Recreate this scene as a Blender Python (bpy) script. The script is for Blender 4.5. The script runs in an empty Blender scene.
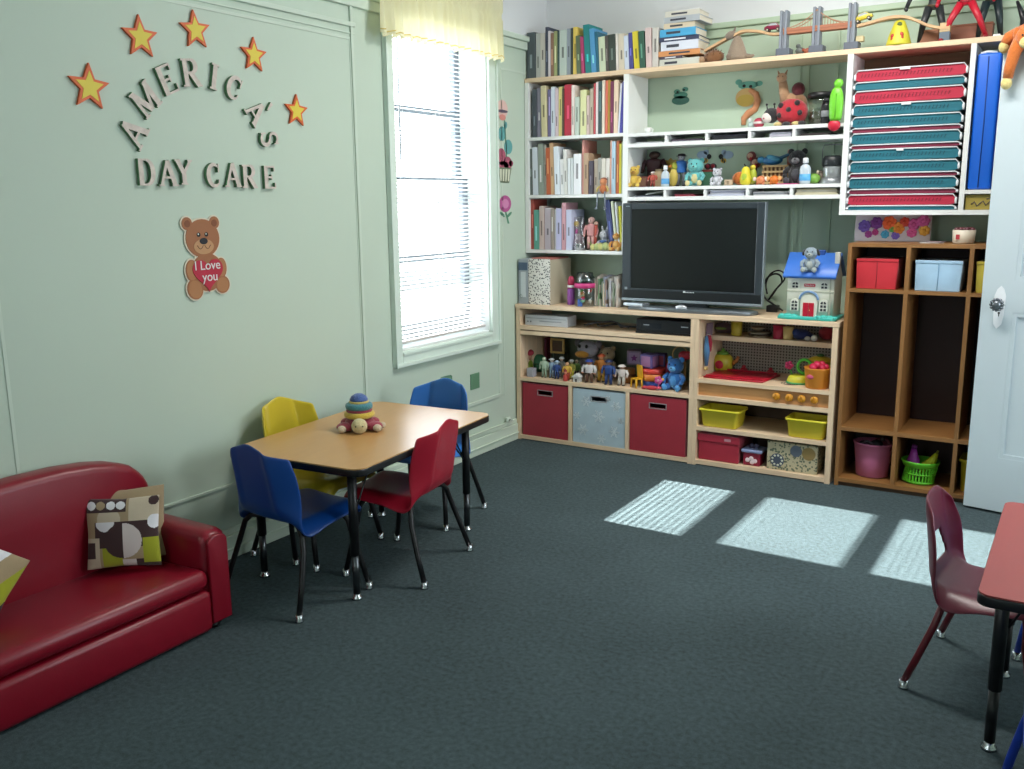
import bpy, bmesh, math, random
from mathutils import Vector, Matrix, Euler
R=math.radians; pi=math.pi
random.seed(7)
scn=bpy.context.scene; COL=scn.collection
# ------------------------------------------------------------------ camera
YAW,PIT,ROL=R(-32.06),R(11.236),R(-.597); FPX=922.
CAM=Vector((2.883,-4.637,1.42))
cy,sy,cp,sp,cr,sr=math.cos(YAW),math.sin(YAW),math.cos(PIT),math.sin(PIT),math.cos(ROL),math.sin(ROL)
FW=Vector((sy*cp,cy*cp,-sp)); rt=Vector((cy,-sy,0)); up_=rt.cross(FW)
RT=cr*rt+sr*up_; UP=-sr*rt+cr*up_
cam=bpy.data.cameras.new('camera'); camo=bpy.data.objects.new('camera',cam); COL.objects.link(camo)
cam.sensor_width=36; cam.lens=FPX/1024*36; cam.clip_start=.05
m=Matrix((RT,UP,-FW)).transposed().to_4x4(); m.translation=CAM; camo.matrix_world=m
scn.camera=camo
def hit(x,y,ax,v):
    "point where the sight line through (x,y) of the photo meets the real plane axis=v"
    d=(x-512)*RT-(y-384.5)*UP+FPX*FW
    return CAM+d*((v-CAM[ax])/d[ax])
def XZ(x,y,Y): p=hit(x,y,1,Y); return p.x,p.z
# ------------------------------------------------------------------ materials
MC={}
def lin(h):
    h=h.lstrip('#'); c=[int(h[i:i+2],16)/255 for i in (0,2,4)]
    return tuple((a/12.92 if a<=.04045 else ((a+.055)/1.055)**2.4) for a in c)+(1,)
def M(h,rough=.6,kind='',metal=0.,spec=.5):
    key=(h,rough,kind,metal,spec)
    if key in MC: return MC[key]
    m=bpy.data.materials.new('paint_'+h.strip('#')+kind); m.use_nodes=True; nt=m.node_tree; N=nt.nodes; L=nt.links
    b=N['Principled BSDF']; b.inputs['Roughness'].default_value=rough; b.inputs['Metallic'].default_value=metal
    b.inputs['Specular IOR Level'].default_value=spec
    c=lin(h); b.inputs['Base Color'].default_value=c
    def tex(t,scale,det=4,map3=(1,1,1)):
        tc=N.new('ShaderNodeTexCoord'); mp=N.new('ShaderNodeMapping'); mp.inputs['Scale'].default_value=map3
        L.new(tc.outputs['Object'],mp.inputs[0]); n=N.new(t)
        n.inputs['Scale'].default_value=scale
        if 'Detail' in n.inputs: n.inputs['Detail'].default_value=det if 'Noise' in t else 0.
        L.new(mp.outputs[0],n.inputs['Vector']); return n
    def mixc(fac,a,bb):
        x=N.new('ShaderNodeMix'); x.data_type='RGBA'; x.inputs[6].default_value=a; x.inputs[7].default_value=bb
        L.new(fac,x.inputs[0]); L.new(x.outputs[2],b.inputs['Base Color'])
    def bump(fac,s,d):
        x=N.new('ShaderNodeBump'); x.inputs['Strength'].default_value=s; x.inputs['Distance'].default_value=d
        L.new(fac,x.inputs['Height']); L.new(x.outputs[0],b.inputs['Normal'])
    sc=lambda k:tuple(min(1,v*k) for v in c[:3])+(1,)
    if kind in('wood','woodx','woodz'):
        n=tex('ShaderNodeTexNoise',6,6,{'wood':(1,8,8),'woodx':(1,14,14),'woodz':(9,9,.8)}[kind])
        r=N.new('ShaderNodeValToRGB'); r.color_ramp.elements[0].position=.3; r.color_ramp.elements[1].position=.72
        L.new(n.outputs['Fac'],r.inputs[0]); mixc(r.outputs[0],sc(.86),sc(1.1))
    elif kind=='fabric':
        n=tex('ShaderNodeTexNoise',260,2); bump(n.outputs['Fac'],.35,.002)
        n2=tex('ShaderNodeTexNoise',14,3); mixc(n2.outputs['Fac'],sc(.86),sc(1.12))
        b.inputs['Sheen Weight'].default_value=.2
    elif kind=='plush':
        n=tex('ShaderNodeTexNoise',180,3); bump(n.outputs['Fac'],.9,.004)
        mixc(n.outputs['Fac'],sc(.75),sc(1.2)); b.inputs['Sheen Weight'].default_value=.35
    elif kind=='carpet':
        n=tex('ShaderNodeTexNoise',330,2); n2=tex('ShaderNodeTexNoise',60,5); n3=tex('ShaderNodeTexNoise',2.2,4)
        a=N.new('ShaderNodeMath'); a.operation='MULTIPLY_ADD'; L.new(n2.outputs['Fac'],a.inputs[0]); a.inputs[1].default_value=.9
        L.new(n.outputs['Fac'],a.inputs[2])
        a2=N.new('ShaderNodeMath'); a2.operation='MULTIPLY_ADD'; L.new(n3.outputs['Fac'],a2.inputs[0]); a2.inputs[1].default_value=.35; L.new(a.outputs[0],a2.inputs[2])
        r=N.new('ShaderNodeMapRange'); r.inputs[1].default_value=.75; r.inputs[2].default_value=1.45; L.new(a2.outputs[0],r.inputs[0])
        mixc(r.outputs[0],sc(.5),sc(1.42)); bump(a.outputs[0],.55,.004)
    elif kind=='wall':
        n=tex('ShaderNodeTexNoise',1.7,5); mixc(n.outputs['Fac'],sc(.95),sc(1.04))
        n2=tex('ShaderNodeTexNoise',45,3); bump(n2.outputs['Fac'],.06,.003)
    elif kind=='vinyl':
        n=tex('ShaderNodeTexNoise',160,3); bump(n.outputs['Fac'],.12,.002)
        n2=tex('ShaderNodeTexNoise',3,2); mixc(n2.outputs['Fac'],sc(.9),sc(1.08))
    elif kind in('speck','peg','leafy'):
        v=tex('ShaderNodeTexVoronoi',{'speck':95,'peg':62,'leafy':75}[kind])
        if kind=='peg': v.inputs['Randomness'].default_value=0.
        r=N.new('ShaderNodeMath'); r.operation='LESS_THAN'; L.new(v.outputs['Distance'],r.inputs[0]); r.inputs[1].default_value={'speck':.36,'peg':.42,'leafy':.42}[kind]
        mixc(r.outputs[0],c,lin({'speck':'#33343a','peg':'#4a4440','leafy':'#5d6652'}[kind]))
    elif kind=='table':
        n=tex('ShaderNodeTexNoise',9,6,(6,.8,1)); mixc(n.outputs['Fac'],sc(.93),sc(1.06))
    MC[key]=m; return m
def MIX_CLEAR(name,tint,gl=.07,rough=.02):
    if name in MC: return MC[name]
    m=bpy.data.materials.new(name); m.use_nodes=True; nt=m.node_tree; N=nt.nodes; L=nt.links
    N.remove(N['Principled BSDF']); t=N.new('ShaderNodeBsdfTransparent'); t.inputs[0].default_value=tint
    g=N.new('ShaderNodeBsdfGlossy'); g.inputs['Roughness'].default_value=rough
    x=N.new('ShaderNodeMixShader'); x.inputs[0].default_value=gl
    L.new(t.outputs[0],x.inputs[1]); L.new(g.outputs[0],x.inputs[2]); L.new(x.outputs[0],N['Material Output'].inputs[0])
    MC[name]=m; return m
def TRANSL(name,h,mix=.5,rough=.8):
    if name in MC: return MC[name]
    m=bpy.data.materials.new(name); m.use_nodes=True; nt=m.node_tree; N=nt.nodes; L=nt.links
    N.remove(N['Principled BSDF']); d=N.new('ShaderNodeBsdfDiffuse'); t=N.new('ShaderNodeBsdfTranslucent')
    d.inputs[0].default_value=lin(h); t.inputs[0].default_value=lin(h)
    x=N.new('ShaderNodeMixShader'); x.inputs[0].default_value=mix
    L.new(d.outputs[0],x.inputs[1]); L.new(t.outputs[0],x.inputs[2]); L.new(x.outputs[0],N['Material Output'].inputs[0])
    MC[name]=m; return m
CHROME=M('#c8ccd0',.22,'',1.); BLACKM=M('#0b0c0e',.4)
PINE=M('#dcc2a2',.5,'woodx'); PINEZ=M('#dcc2a2',.5,'woodz'); WHITE=M('#dfe2e0',.45); BIRCH=M('#b98a52',.45,'woodz')
GREENW=M('#bccdbd',.55,'wall'); GREENT=M('#c4d3c4',.45)
# ------------------------------------------------------------------ geometry kit
def _new(bm,n0): bm.verts.ensure_lookup_table(); return bm.verts[n0:]
def add(bm,s):
    k=s[0]; n0=len(bm.verts); f0=len(bm.faces); smooth=False
    if k=='box':                                    # centre, size, rotation, bevel
        c,sz=s[1],s[2]; rot=s[3] if len(s)>3 and s[3] else (0,0,0); bv=s[4] if len(s)>4 else 0
        b2=bmesh.new(); bmesh.ops.create_cube(b2,size=1); bmesh.ops.scale(b2,vec=sz,verts=b2.verts)
        if bv: bmesh.ops.bevel(b2,geom=b2.edges[:]+b2.verts[:],offset=bv,segments=3 if bv>.008 else 2,affect='EDGES',profile=.5)
        bmesh.ops.transform(b2,matrix=Matrix.Translation(c)@Euler(rot).to_matrix().to_4x4(),verts=b2.verts)
        if bv>.008:
            for f in b2.faces: f.smooth=True
        merge(bm,b2)
    elif k=='ell':
        c,r=s[1],s[2]; rot=s[3] if len(s)>3 and s[3] else (0,0,0); q=s[4] if len(s)>4 else 14
        b2=bmesh.new(); bmesh.ops.create_uvsphere(b2,u_segments=q,v_segments=max(6,q*2//3),radius=1); bmesh.ops.scale(b2,vec=r,verts=b2.verts)
        bmesh.ops.transform(b2,matrix=Matrix.Translation(c)@Euler(rot).to_matrix().to_4x4(),verts=b2.verts)
        for f in b2.faces: f.smooth=True
        merge(bm,b2)
    elif k=='cyl':
        p,q=Vector(s[1]),Vector(s[2]); r0,r1=s[3],(s[4] if len(s)>4 else s[3]); n=s[5] if len(s)>5 else 20
        d=q-p; L=d.length
        b2=bmesh.new(); bmesh.ops.create_cone(b2,cap_ends=True,segments=n,radius1=r0,radius2=r1,depth=L)
        for f in b2.faces:
            if len(f.verts)==4: f.smooth=True
        bmesh.ops.transform(b2,matrix=Matrix.Translation((p+q)/2)@d.to_track_quat('Z','Y').to_matrix().to_4x4(),verts=b2.verts)
        merge(bm,b2)
    elif k=='tube':
        pts=[Vector(p) for p in s[1]]; rs=s[2]; n=s[3] if len(s)>3 else 10
        if not isinstance(rs,(list,tuple)): rs=[rs]*len(pts)
        rings=[]; ref=None
        for i,p in enumerate(pts):
            t=(pts[min(i+1,len(pts)-1)]-pts[max(i-1,0)]).normalized()
            if ref is None: ref=t.orthogonal()
            ref=(ref-t*ref.dot(t)).normalized(); bb=t.cross(ref)
            rings.append([bm.verts.new(p+(ref*math.cos(a)+bb*math.sin(a))*rs[i]) for a in [2*pi*j/n for j in range(n)]])
        for a,b in zip(rings,rings[1:]):
            for j in range(n): bm.faces.new((a[j],a[(j+1)%n],b[(j+1)%n],b[j])).smooth=True
        bm.faces.new(rings[0][::-1]); bm.faces.new(rings[-1])
    elif k=='lathe':                                # centre, [(r,z)], segments, squash(x,y)
        c,pr=Vector(s[1]),s[2]; n=s[3] if len(s)>3 else 24; sq=s[4] if len(s)>4 else (1,1)
        rings=[[bm.verts.new(c+Vector((r*math.cos(2*pi*j/n)*sq[0],r*math.sin(2*pi*j/n)*sq[1],z))) for j in range(n)] for r,z in pr]
        for a,b in zip(rings,rings[1:]):
            for j in range(n): bm.faces.new((a[j],a[(j+1)%n],b[(j+1)%n],b[j])).smooth=True
        bm.faces.new(rings[0][::-1]); bm.faces.new(rings[-1])
    elif k=='prism':                                # outline (2-D), axis, from, to   axis y: outline=(x,z); x: (y,z); z: (x,y)
        o,ax,a,b=s[1],s[2],s[3],s[4]; bv=s[5] if len(s)>5 else 0
        ar=sum(o[i][0]*o[(i+1)%len(o)][1]-o[(i+1)%len(o)][0]*o[i][1] for i in range(len(o)))
        if ar<0: o=o[::-1]
        P={'x':lambda u,v,w:(w,u,v),'y':lambda u,v,w:(u,w,v),'z':lambda u,v,w:(u,v,w)}[ax]
        b2=bmesh.new(); A=[b2.verts.new(P(u,v,a)) for u,v in o]; B=[b2.verts.new(P(u,v,b)) for u,v in o]
        b2.faces.new(A); b2.faces.new(B); n=len(o)
        for j in range(n): b2.faces.new((A[j],A[(j+1)%n],B[(j+1)%n],B[j]))
        bmesh.ops.recalc_face_normals(b2,faces=b2.faces)
        if bv:
            es=[e for e in b2.edges if (e.verts[0] in A)==(e.verts[1] in A)]
            bmesh.ops.bevel(b2,geom=es,offset=bv,segments=3,affect='EDGES',profile=.5)
            for f in b2.faces: f.smooth=True
        else:
            bmesh.ops.triangulate(b2,faces=[f for f in b2.faces if len(f.verts)>4])
        merge(bm,b2)
def merge(bm,b2):
    mp={v:bm.verts.new(v.co) for v in b2.verts}
    for f in b2.faces:
        g=bm.faces.new([mp[v] for v in f.verts]); g.smooth=f.smooth; g.material_index=f.material_index
    b2.free()
def obj(name,shapes,mat,parent=None,loc=None,fix=True):
    bm=bmesh.new()
    for s in shapes: add(bm,s)
    if fix: bmesh.ops.recalc_face_normals(bm,faces=bm.faces)
    me=bpy.data.meshes.new(name); bm.to_mesh(me); bm.free()
    for mm in (mat if isinstance(mat,(list,tuple)) else [mat]): me.materials.append(mm)
    o=bpy.data.objects.new(name,me); COL.objects.link(o)
    if parent: o.parent=parent
    if loc: o.location=loc
    return o
def grid_obj(name,rows,mat,parent=None,loc=None,closed=False,thick=0,idx=None,sub=0):
    bm=bmesh.new(); V=[[bm.verts.new(p) for p in r] for r in rows]
    for i in range(len(V)-1):
        n=len(V[i])
        for j in range(n if closed else n-1):
            f=bm.faces.new((V[i][j],V[i][(j+1)%n],V[i+1][(j+1)%n],V[i+1][j])); f.smooth=True
            if idx: f.material_index=idx(i,j)
    me=bpy.data.meshes.new(name); bm.to_mesh(me); bm.free()
    for mm in (mat if isinstance(mat,(list,tuple)) else [mat]): me.materials.append(mm)
    o=bpy.data.objects.new(name,me); COL.objects.link(o)
    if parent: o.parent=parent
    if loc: o.location=loc
    if thick:
        md=o.modifiers.new('solid','SOLIDIFY'); md.thickness=thick; md.offset=0
    if sub:
        md=o.modifiers.new('sub','SUBSURF'); md.levels=sub; md.render_levels=sub
    return o
LABELS={}
def tag(o,label,cat,group=None):
    LABELS.setdefault(label,[]).append(o.name)
    o['label']=label; o['category']=cat
    if group: o['group']=group
    return o
def thing(name,label,cat,loc=(0,0,0),rz=0,group=None):
    o=bpy.data.objects.new(name,None); o.empty_display_size=.05; COL.objects.link(o); o.location=loc; o.rotation_euler=(0,0,rz)
    return tag(o,label,cat,group)
def struct(name,shapes,mat,parent=None):
    o=obj(name,shapes,mat,parent)
    if parent is None: o['kind']='structure'
    return o
def text_mesh(name,txt,size,depth,mat,parent,loc,rot,shear=0,spacing=1):
    cu=bpy.data.curves.new(name,'FONT'); cu.body=txt; cu.size=size; cu.extrude=depth; cu.align_x='CENTER'; cu.align_y='CENTER'; cu.shear=shear; cu.space_character=spacing
    t=bpy.data.objects.new('tmp',cu); COL.objects.link(t); dg=bpy.context.evaluated_depsgraph_get(); dg.update()
    me=bpy.data.meshes.new_from_object(t.evaluated_get(dg)); bpy.data.objects.remove(t); bpy.data.curves.remove(cu)
    me.materials.clear(); me.materials.append(mat)
    o=bpy.data.objects.new(name,me); COL.objects.link(o); o.parent=parent; o.location=loc; o.rotation_euler=rot
    return o
def bx(x0,x1,y0,y1,z0,z1,bv=0):
    return ('box',((x0+x1)/2,(y0+y1)/2,(z0+z1)/2),(abs(x1-x0),abs(y1-y0),abs(z1-z0)),None,bv)
ORD=['first','second','third','fourth','fifth','sixth','seventh','eighth','ninth','tenth','eleventh','twelfth','thirteenth','fourteenth','fifteenth','sixteenth','seventeenth','eighteenth','nineteenth','twentieth','twenty-first','twenty-second','twenty-third','twenty-fourth','twenty-fifth','twenty-sixth','twenty-seventh','twenty-eighth']
# ================================================================== ROOM
XR,YB,YF,ZC=4.3,.4,-6.3,2.95
struct('floor',[bx(-.25,XR+.1,YF-.1,YB+.1,-.1,0)],M('#445154',.95,'carpet',0,.1))
struct('ceiling',[bx(-.25,XR+.1,YF-.1,YB+.1,ZC,ZC+.1)],M('#e4e6e4',.7,'wall'))
WY0,WY1,WZ0,WZ1=-1.083,-.265,.69,2.36           # opening of window 1
VY0,VY1=-5.75,-5.3                              # second window, unseen, added to let daylight in
def wall_left(z0,z1):
    s=[]
    for a,b in ((YF-.1,VY0),(VY1,WY0),(WY1,YB+.1)): s.append(bx(-.25,0,a,b,z0,z1))
    for (a,b) in ((VY0,VY1),(WY0,WY1)):
        if z0<WZ0: s.append(bx(-.25,0,a,b,z0,min(z1,WZ0)))
        if z1>WZ1: s.append(bx(-.25,0,a,b,max(z0,WZ1),z1))
    return s
struct('wall_left',wall_left(0,2.33),GREENW)
struct('wall_left_upper',wall_left(2.33,ZC),M('#dde0e2',.6,'wall'))
struct('wall_back',[bx(0,XR+.1,YB,YB+.1,0,2.33)],M('#b3c8b3',.55,'wall'))
struct('wall_back_upper',[bx(0,XR+.1,YB,YB+.1,2.33,ZC)],M('#dde0e2',.6,'wall'))
SY=(-2.0,-.75)
struct('wall_right',[bx(XR,XR+.1,YF-.1,SY[0],0,ZC),bx(XR,XR+.1,SY[1],YB,0,ZC),bx(XR,XR+.1,SY[0],SY[1],0,.8),bx(XR,XR+.1,SY[0],SY[1],2.45,ZC)],GREENW)
struct('wall_partition',[bx(3.31,XR,-.22,-.14,0,ZC),bx(3.31,3.39,-.14,YB,0,ZC)],GREENW)
RW=[(1.5,1.9)]
struct('wall_rear',[bx(0,1.5,YF-.1,YF,0,ZC),bx(1.9,XR,YF-.1,YF,0,ZC)]+[bx(a,b,YF-.1,YF,0,.8) for a,b in RW]+[bx(a,b,YF-.1,YF,2.4,ZC) for a,b in RW],GREENW)
# trims on the left wall ------------------------------------------------
def mould(name,y0,y1,z0,z1,w=.022,d=.004,sides='lrtb'):
    s=[]
    if 'b' in sides: s.append(bx(0,d+.005,y0,y1,z0-w/2,z0+w/2,.002))
    if 't' in sides: s.append(bx(0,d,y0,y1,z1-w/2,z1+w/2,.001))
    if 'l' in sides: s.append(bx(0,d,y0-w/2,y0+w/2,z0,z1,.001))
    if 'r' in sides: s.append(bx(0,d,y1-w/2,y1+w/2,z0,z1,.001))
    return struct(name,s,GREENT)
mould('trim_1',-3.05,-1.36,.303,2.135,.012,.003)
mould('trim_2',-1.22,-.17,.303,.55,.02,.004,'br')
mould('trim_3',-.12,.36,.29,2.143,.010,.003,'lt')
mould('trim_4',-4.6,-3.12,.303,2.135,.012,.003)
struct('trim_5',[bx(0,.03,VY1+.1,YB,2.315,2.345,.006),bx(0,.016,VY1+.1,YB,2.27,2.315,.004)],GREENT)
struct('trim_6',[bx(0,3.31,YB-.03,YB,2.315,2.345,.006),bx(0,3.31,YB-.016,YB,2.27,2.315,.004)],M('#b4c9b0',.45))
struct('trim_7',[bx(0,.012,-3.1,-1.33,2.185,2.205,.003),bx(0,.006,-3.1,-1.33,2.155,2.16)],GREENT)
struct('trim_8',[bx(1.50,1.515,YB-.012,YB,0,2.27),bx(1.515,1.545,YB-.006,YB,0,2.27),bx(1.545,1.56,YB-.012,YB,0,2.27),bx(1.69,1.705,YB-.012,YB,0,2.27)],M('#b2c6ae',.5))
struct('trim_9',[bx(0,.01,-1.36,-1.345,0.31,2.27)],GREENT)
struct('baseboard_left',[bx(0,.022,YF,-.002,0,.10,.004),bx(0,.03,YF,-.002,.04,.048,.003),bx(0,.016,YF,-.002,.10,.128,.005)],M('#c8d8c6',.45))
struct('baseboard_back',[bx(1.9,3.31,YB-.02,YB,0,.12)],M('#c8d8c6',.45))
# window 1 --------------------------------------------------------------
FRW=M('#e3e9e6',.4); SASHM=M('#68717a',.5)
w=struct('window_1',[bx(-.25,.0,WY0,WY0+.006,WZ0,WZ1),bx(-.25,0,WY1-.006,WY1,WZ0,WZ1),bx(-.25,0,WY0,WY1,WZ1-.006,WZ1),bx(-.25,0,WY0,WY1,WZ0,WZ0+.008)],FRW)
cas=[bx(0,.02,WY0-.06,WY0,WZ0-.075,WZ1+.08,.004),bx(0,.02,WY1,WY1+.075,WZ0-.075,WZ1+.08,.004),bx(0,.02,WY0,WY1,WZ1,WZ1+.08,.004),bx(0,.02,WY0,WY1,WZ0-.075,WZ0,.004),
 bx(.02,.03,WY0-.06,WY0-.045,WZ0-.075,WZ1+.08,.003),bx(.02,.03,WY1+.06,WY1+.075,WZ0-.075,WZ1+.08,.003),bx(.02,.032,WY0-.06,WY1+.075,WZ0-.075,WZ0-.055,.003),bx(.02,.026,WY0,WY1,WZ0-.02,WZ0-.005,.002)]
obj('casing',cas,M('#d3e3d8',.4),w)
def sash(parent,x,y0,y1,z0,z1,name,rails):
    s=[bx(x-.02,x+.02,y0,y0+.045,z0,z1,.003),bx(x-.02,x+.02,y1-.045,y1,z0,z1,.003)]
    for z,h in rails: s.append(bx(x-.02,x+.02,y0+.045,y1-.045,z-h/2,z+h/2,.003))
    o=obj(name,s,SASHM,parent)
    obj('pane',[bx(x-.002,x+.002,y0+.04,y1-.04,z0+.03,z1-.03)],MIX_CLEAR('window_glass',(.97,.98,.98,1)),o)
sash(w,-.15,WY0+.007,WY1-.007,WZ0+.01,1.55,'sash',[(WZ0+.055,.09),(1.135,.035),(1.535,.025)])
obj('meeting_rail',[bx(-.235,-.19,WY0+.007,WY1-.007,1.105,1.155,.003)],SASHM,w)
sash(w,-.195,WY0+.007,WY1-.007,1.51,WZ1-.008,'sash',[(1.535,.025),(1.89,.035),(WZ1-.035,.055)])
# unseen windows, added so that more daylight reaches the room
w2=struct('window_2',[bx(-.25,0,VY0,VY0+.04,WZ0,WZ1),bx(-.25,0,VY1-.04,VY1,WZ0,WZ1),bx(-.2,-.15,VY0,VY1,1.5,1.54)],FRW)
for i,(a,b) in enumerate(RW):
    struct('window_%d'%(3+i),[bx(a,a+.04,YF-.1,YF+.02,.8,2.4),bx(b-.04,b,YF-.1,YF+.02,.8,2.4),bx(a,b,YF-.07,YF-.03,1.58,1.62),bx(a,b,YF-.1,YF+.05,.76,.8)],FRW)  # rear window, out of view, added for its daylight
struct('window_4',[bx(XR-.02,XR+.1,SY[0],SY[0]+.05,.8,2.45),bx(XR-.02,XR+.1,SY[1]-.05,SY[1],.8,2.45),bx(XR+.02,XR+.06,-1.4,-1.34,.8,2.45),bx(XR+.02,XR+.06,SY[0],SY[1],1.6,1.65),bx(XR-.05,XR+.1,SY[0],SY[1],.77,.8)],FRW)  # unseen right-hand window, added to brighten left wall and shelves
# blind -------------------------------------------------------------------
bl=thing('window_blind','white horizontal slatted blind lowered over the bright window','blind',(0,0,0))
SL=TRANSL('blind_vinyl','#d3d7d8',.24)
obj('head_rail',[bx(-.05,-.008,WY0+.012,WY1-.012,WZ1-.045,WZ1-.01,.003)],WHITE,bl)
sl=[]; z=WZ0+.062; 
while z<WZ1-.055:
    sl.append(('box',(-.03,(WY0+WY1)/2,z),(.024,WY1-WY0-.03,.0012),(0,R(20),0))); z+=.0215
obj('slats',sl,SL,bl)
obj('bottom_rail',[bx(-.042,-.018,WY0+.015,WY1-.015,WZ0+.03,WZ0+.045,.003)],M('#cfc9c6',.5),bl)
obj('ladder_cord',[bx(-.0425,-.0415,y-.0008,y+.0008,WZ0+.045,WZ1-.04) for y in (-.98,-.68,-.37)]+[bx(-.0185,-.0175,y-.0008,y+.0008,WZ0+.045,WZ1-.04) for y in (-.98,-.68,-.37)],WHITE,bl)
obj('tilt_wand',[('cyl',(-.004,-1.02,WZ1-.05),(-.004,-1.02,1.62),.004)],M('#b9c2c8',.3),bl)
# valance -----------------------------------------------------------------
va=thing('window_valance','pale yellow gathered ruffle valance across the top of the window','curtain',(0,0,0))
rows=[]; n=150
for k in range(22):
    t=k/21; z=2.50-.335*t; row=[]
    for j in range(n+1):
        u=j/n; y=-1.235+1.045*u
        amp=.006+.016*t
        x=.065+amp*math.sin(u*2*pi*17+.6*math.sin(u*23))+.004*math.sin(u*2*pi*41+t*3)+.012*t
        if k in(6,7): x-=.008
        row.append((x,y+.006*math.sin(u*40+t*5),z+(.006*math.sin(u*2*pi*17+1) if k>18 else 0)))
    rows.append(row)
grid_obj('ruffle',rows,TRANSL('valance_cloth','#f8f3d2',.5),va)
obj('hem',[('tube',[(rows[20][j][0]+.0015,rows[20][j][1],rows[20][j][2]) for j in range(0,n+1,2)],.0028,6)],M('#dfc878',.8),va)
obj('curtain_rod',[('cyl',(.042,-1.25,2.42),(.042,-.17,2.42),.007),('tube',[(.004,-1.25,2.42),(.042,-1.25,2.42)],.006),('tube',[(.004,-.17,2.42),(.042,-.17,2.42)],.006)],M('#dedccb',.4),va)
# outdoors ------------------------------------------------------------------
struct('ground_outside',[bx(-14,-.3,-10,12,-3.1,-3)],M('#8d928c',.9))
# door ----------------------------------------------------------------------
d=bpy.data.objects.new('door_1',None); COL.objects.link(d); d.location=(2.483,-.05,0); d.rotation_euler=(0,0,R(-10.5)); d['kind']='structure'
DP=M('#bcc9ce',.42,'wall')
s=[bx(0,.13,0,.04,.012,2.035),bx(.66,.79,0,.04,.012,2.035),bx(.13,.66,0,.04,.012,.262),bx(.13,.66,0,.04,.92,1.06),bx(.13,.66,0,.04,1.9,2.035)]
for a,b in ((.262,.92),(1.06,1.9)):
    s+=[bx(.13,.66,.012,.028,a,b)]
    s+=[('prism',[(.13,a),(.66,a),(.642,a+.018),(.148,a+.018)],'y',.002,.014),('prism',[(.13,b),(.66,b),(.642,b-.018),(.148,b-.018)],'y',.002,.014),('prism',[(.13,a),(.148,a+.018),(.148,b-.018),(.13,b)],'y',.002,.014),('prism',[(.66,a),(.642,a+.018),(.642,b-.018),(.66,b)],'y',.002,.014)]
obj('door_leaf',s,DP,d)
pl=obj('escutcheon',[('prism',[(.058,.865),(.072,.845),(.09,.865),(.096,.9),(.1,.99),(.09,1.02),(.077,1.035),(.063,1.02),(.053,.99),(.055,.9)],'y',-.004,.0)],M('#dfe3e6',.4,'',0),d)
obj('keyhole',[('cyl',(.077,-.0045,.915),(.077,-.003,.915),.005),bx(.075,.079,-.0046,-.003,.9,.915)],BLACKM,pl)
kn=[('cyl',(.077,-.004,.955),(.077,-.045,.955),.009)]
kn+=[('ell',(.077,-.05,.955),(.02,.014,.02))]+[('ell',(.077+.024*math.cos(a),-.047,.955+.024*math.sin(a)),(.007,.009,.007),None,8) for a in [2*pi*i/12 for i in range(12)]]
obj('door_knob',kn,M('#6f757b',.3,'',.7),d)
for z in (.25,1.1,1.8): obj('hinge',[('cyl',(.795,-.006,z-.04),(.795,-.006,z+.04),.007)],M('#9a9a94',.4,'',.7),d)
# wall plates ---------------------------------------------------------------
o=obj('outlet_plate',[bx(0,.007,-.475,-.388,.385,.475,.003)],M('#5f8a6c',.4)); tag(o,'square green wall plate below the window, the one nearer the shelves','wall plate')
o=obj('outlet_plate',[bx(0,.007,-.755,-.66,.43,.505,.012)],M('#6c9478',.4)); tag(o,'rounded green wall plate partly hidden behind the light blue chair','wall plate')
t=thing('wall_socket','small white socket on the baseboard beside the shelving unit','socket',(0,-.115,.145))
obj('body',[bx(.016,.03,-.02,.02,-.014,.014,.004)],M('#cfdccf',.4),t); obj('plug',[bx(.03,.05,-.008,.008,-.008,.008,.003)],M('#b9c4b8',.4),t)
o=obj('power_cable',[('tube',[(.045,-.115,.142),(.05,-.2,.137),(.034,-.32,.133),(.03,-.45,.131),(.032,-.6,.131),(.03,-.75,.131)],.003,6)],M('#b6c4b4',.5)); tag(o,'thin pale cable running along the top of the baseboard','cable')
# ================================================================== LIGHT
sun=bpy.data.lights.new('sun','SUN'); sun.energy=56; sun.angle=R(.53); sun.color=(1,.97,.93)
so=bpy.data.objects.new('sun',sun); COL.objects.link(so); so.rotation_euler=Vector((1,-.02,-.643)).to_track_quat('-Z','Y').to_euler()
wd=bpy.data.worlds.new('sky'); scn.world=wd; wd.use_nodes=True; bg=wd.node_tree.nodes['Background']
bg.inputs[0].default_value=(.86,.92,1,1); bg.inputs[1].default_value=WSTR=7.5
def portal(loc,rot,sx,sy_):
    l=bpy.data.lights.new('daylight_portal','AREA'); l.shape='RECTANGLE'; l.size=sx; l.size_y=sy_; l.cycles.is_portal=True
    o=bpy.data.objects.new('daylight_portal',l); COL.objects.link(o); o.location=loc; o.rotation_euler=rot
portal((-.24,(WY0+WY1)/2,(WZ0+WZ1)/2),(0,R(-90),0),WZ1-WZ0,WY1-WY0)
portal((-.24,(VY0+VY1)/2,(WZ0+WZ1)/2),(0,R(-90),0),WZ1-WZ0,VY1-VY0)
for a,b in RW: portal(((a+b)/2,YF-.09,1.6),(R(90),0,0),b-a,1.6)
portal((XR+.09,(SY[0]+SY[1])/2,1.62),(0,R(90),0),1.6,1.25)
cl=thing('added_ceiling_light','added long white ceiling lamp, unseen, brightening the shelves from above','fill light',(1.9,-.95,ZC))  # lamp added out of view to brighten back wall and shelves
obj('housing',[bx(-.62,.62,-.1,.1,-.06,0,.006)],WHITE,cl)
em=bpy.data.materials.new('fill_diffuser'); em.use_nodes=True; em.node_tree.nodes['Principled BSDF'].inputs['Emission Color'].default_value=(1,.95,.86,1); em.node_tree.nodes['Principled BSDF'].inputs['Emission Strength'].default_value=6
obj('diffuser',[bx(-.6,.6,-.085,.085,-.075,-.0605,.004)],em,cl)
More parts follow.
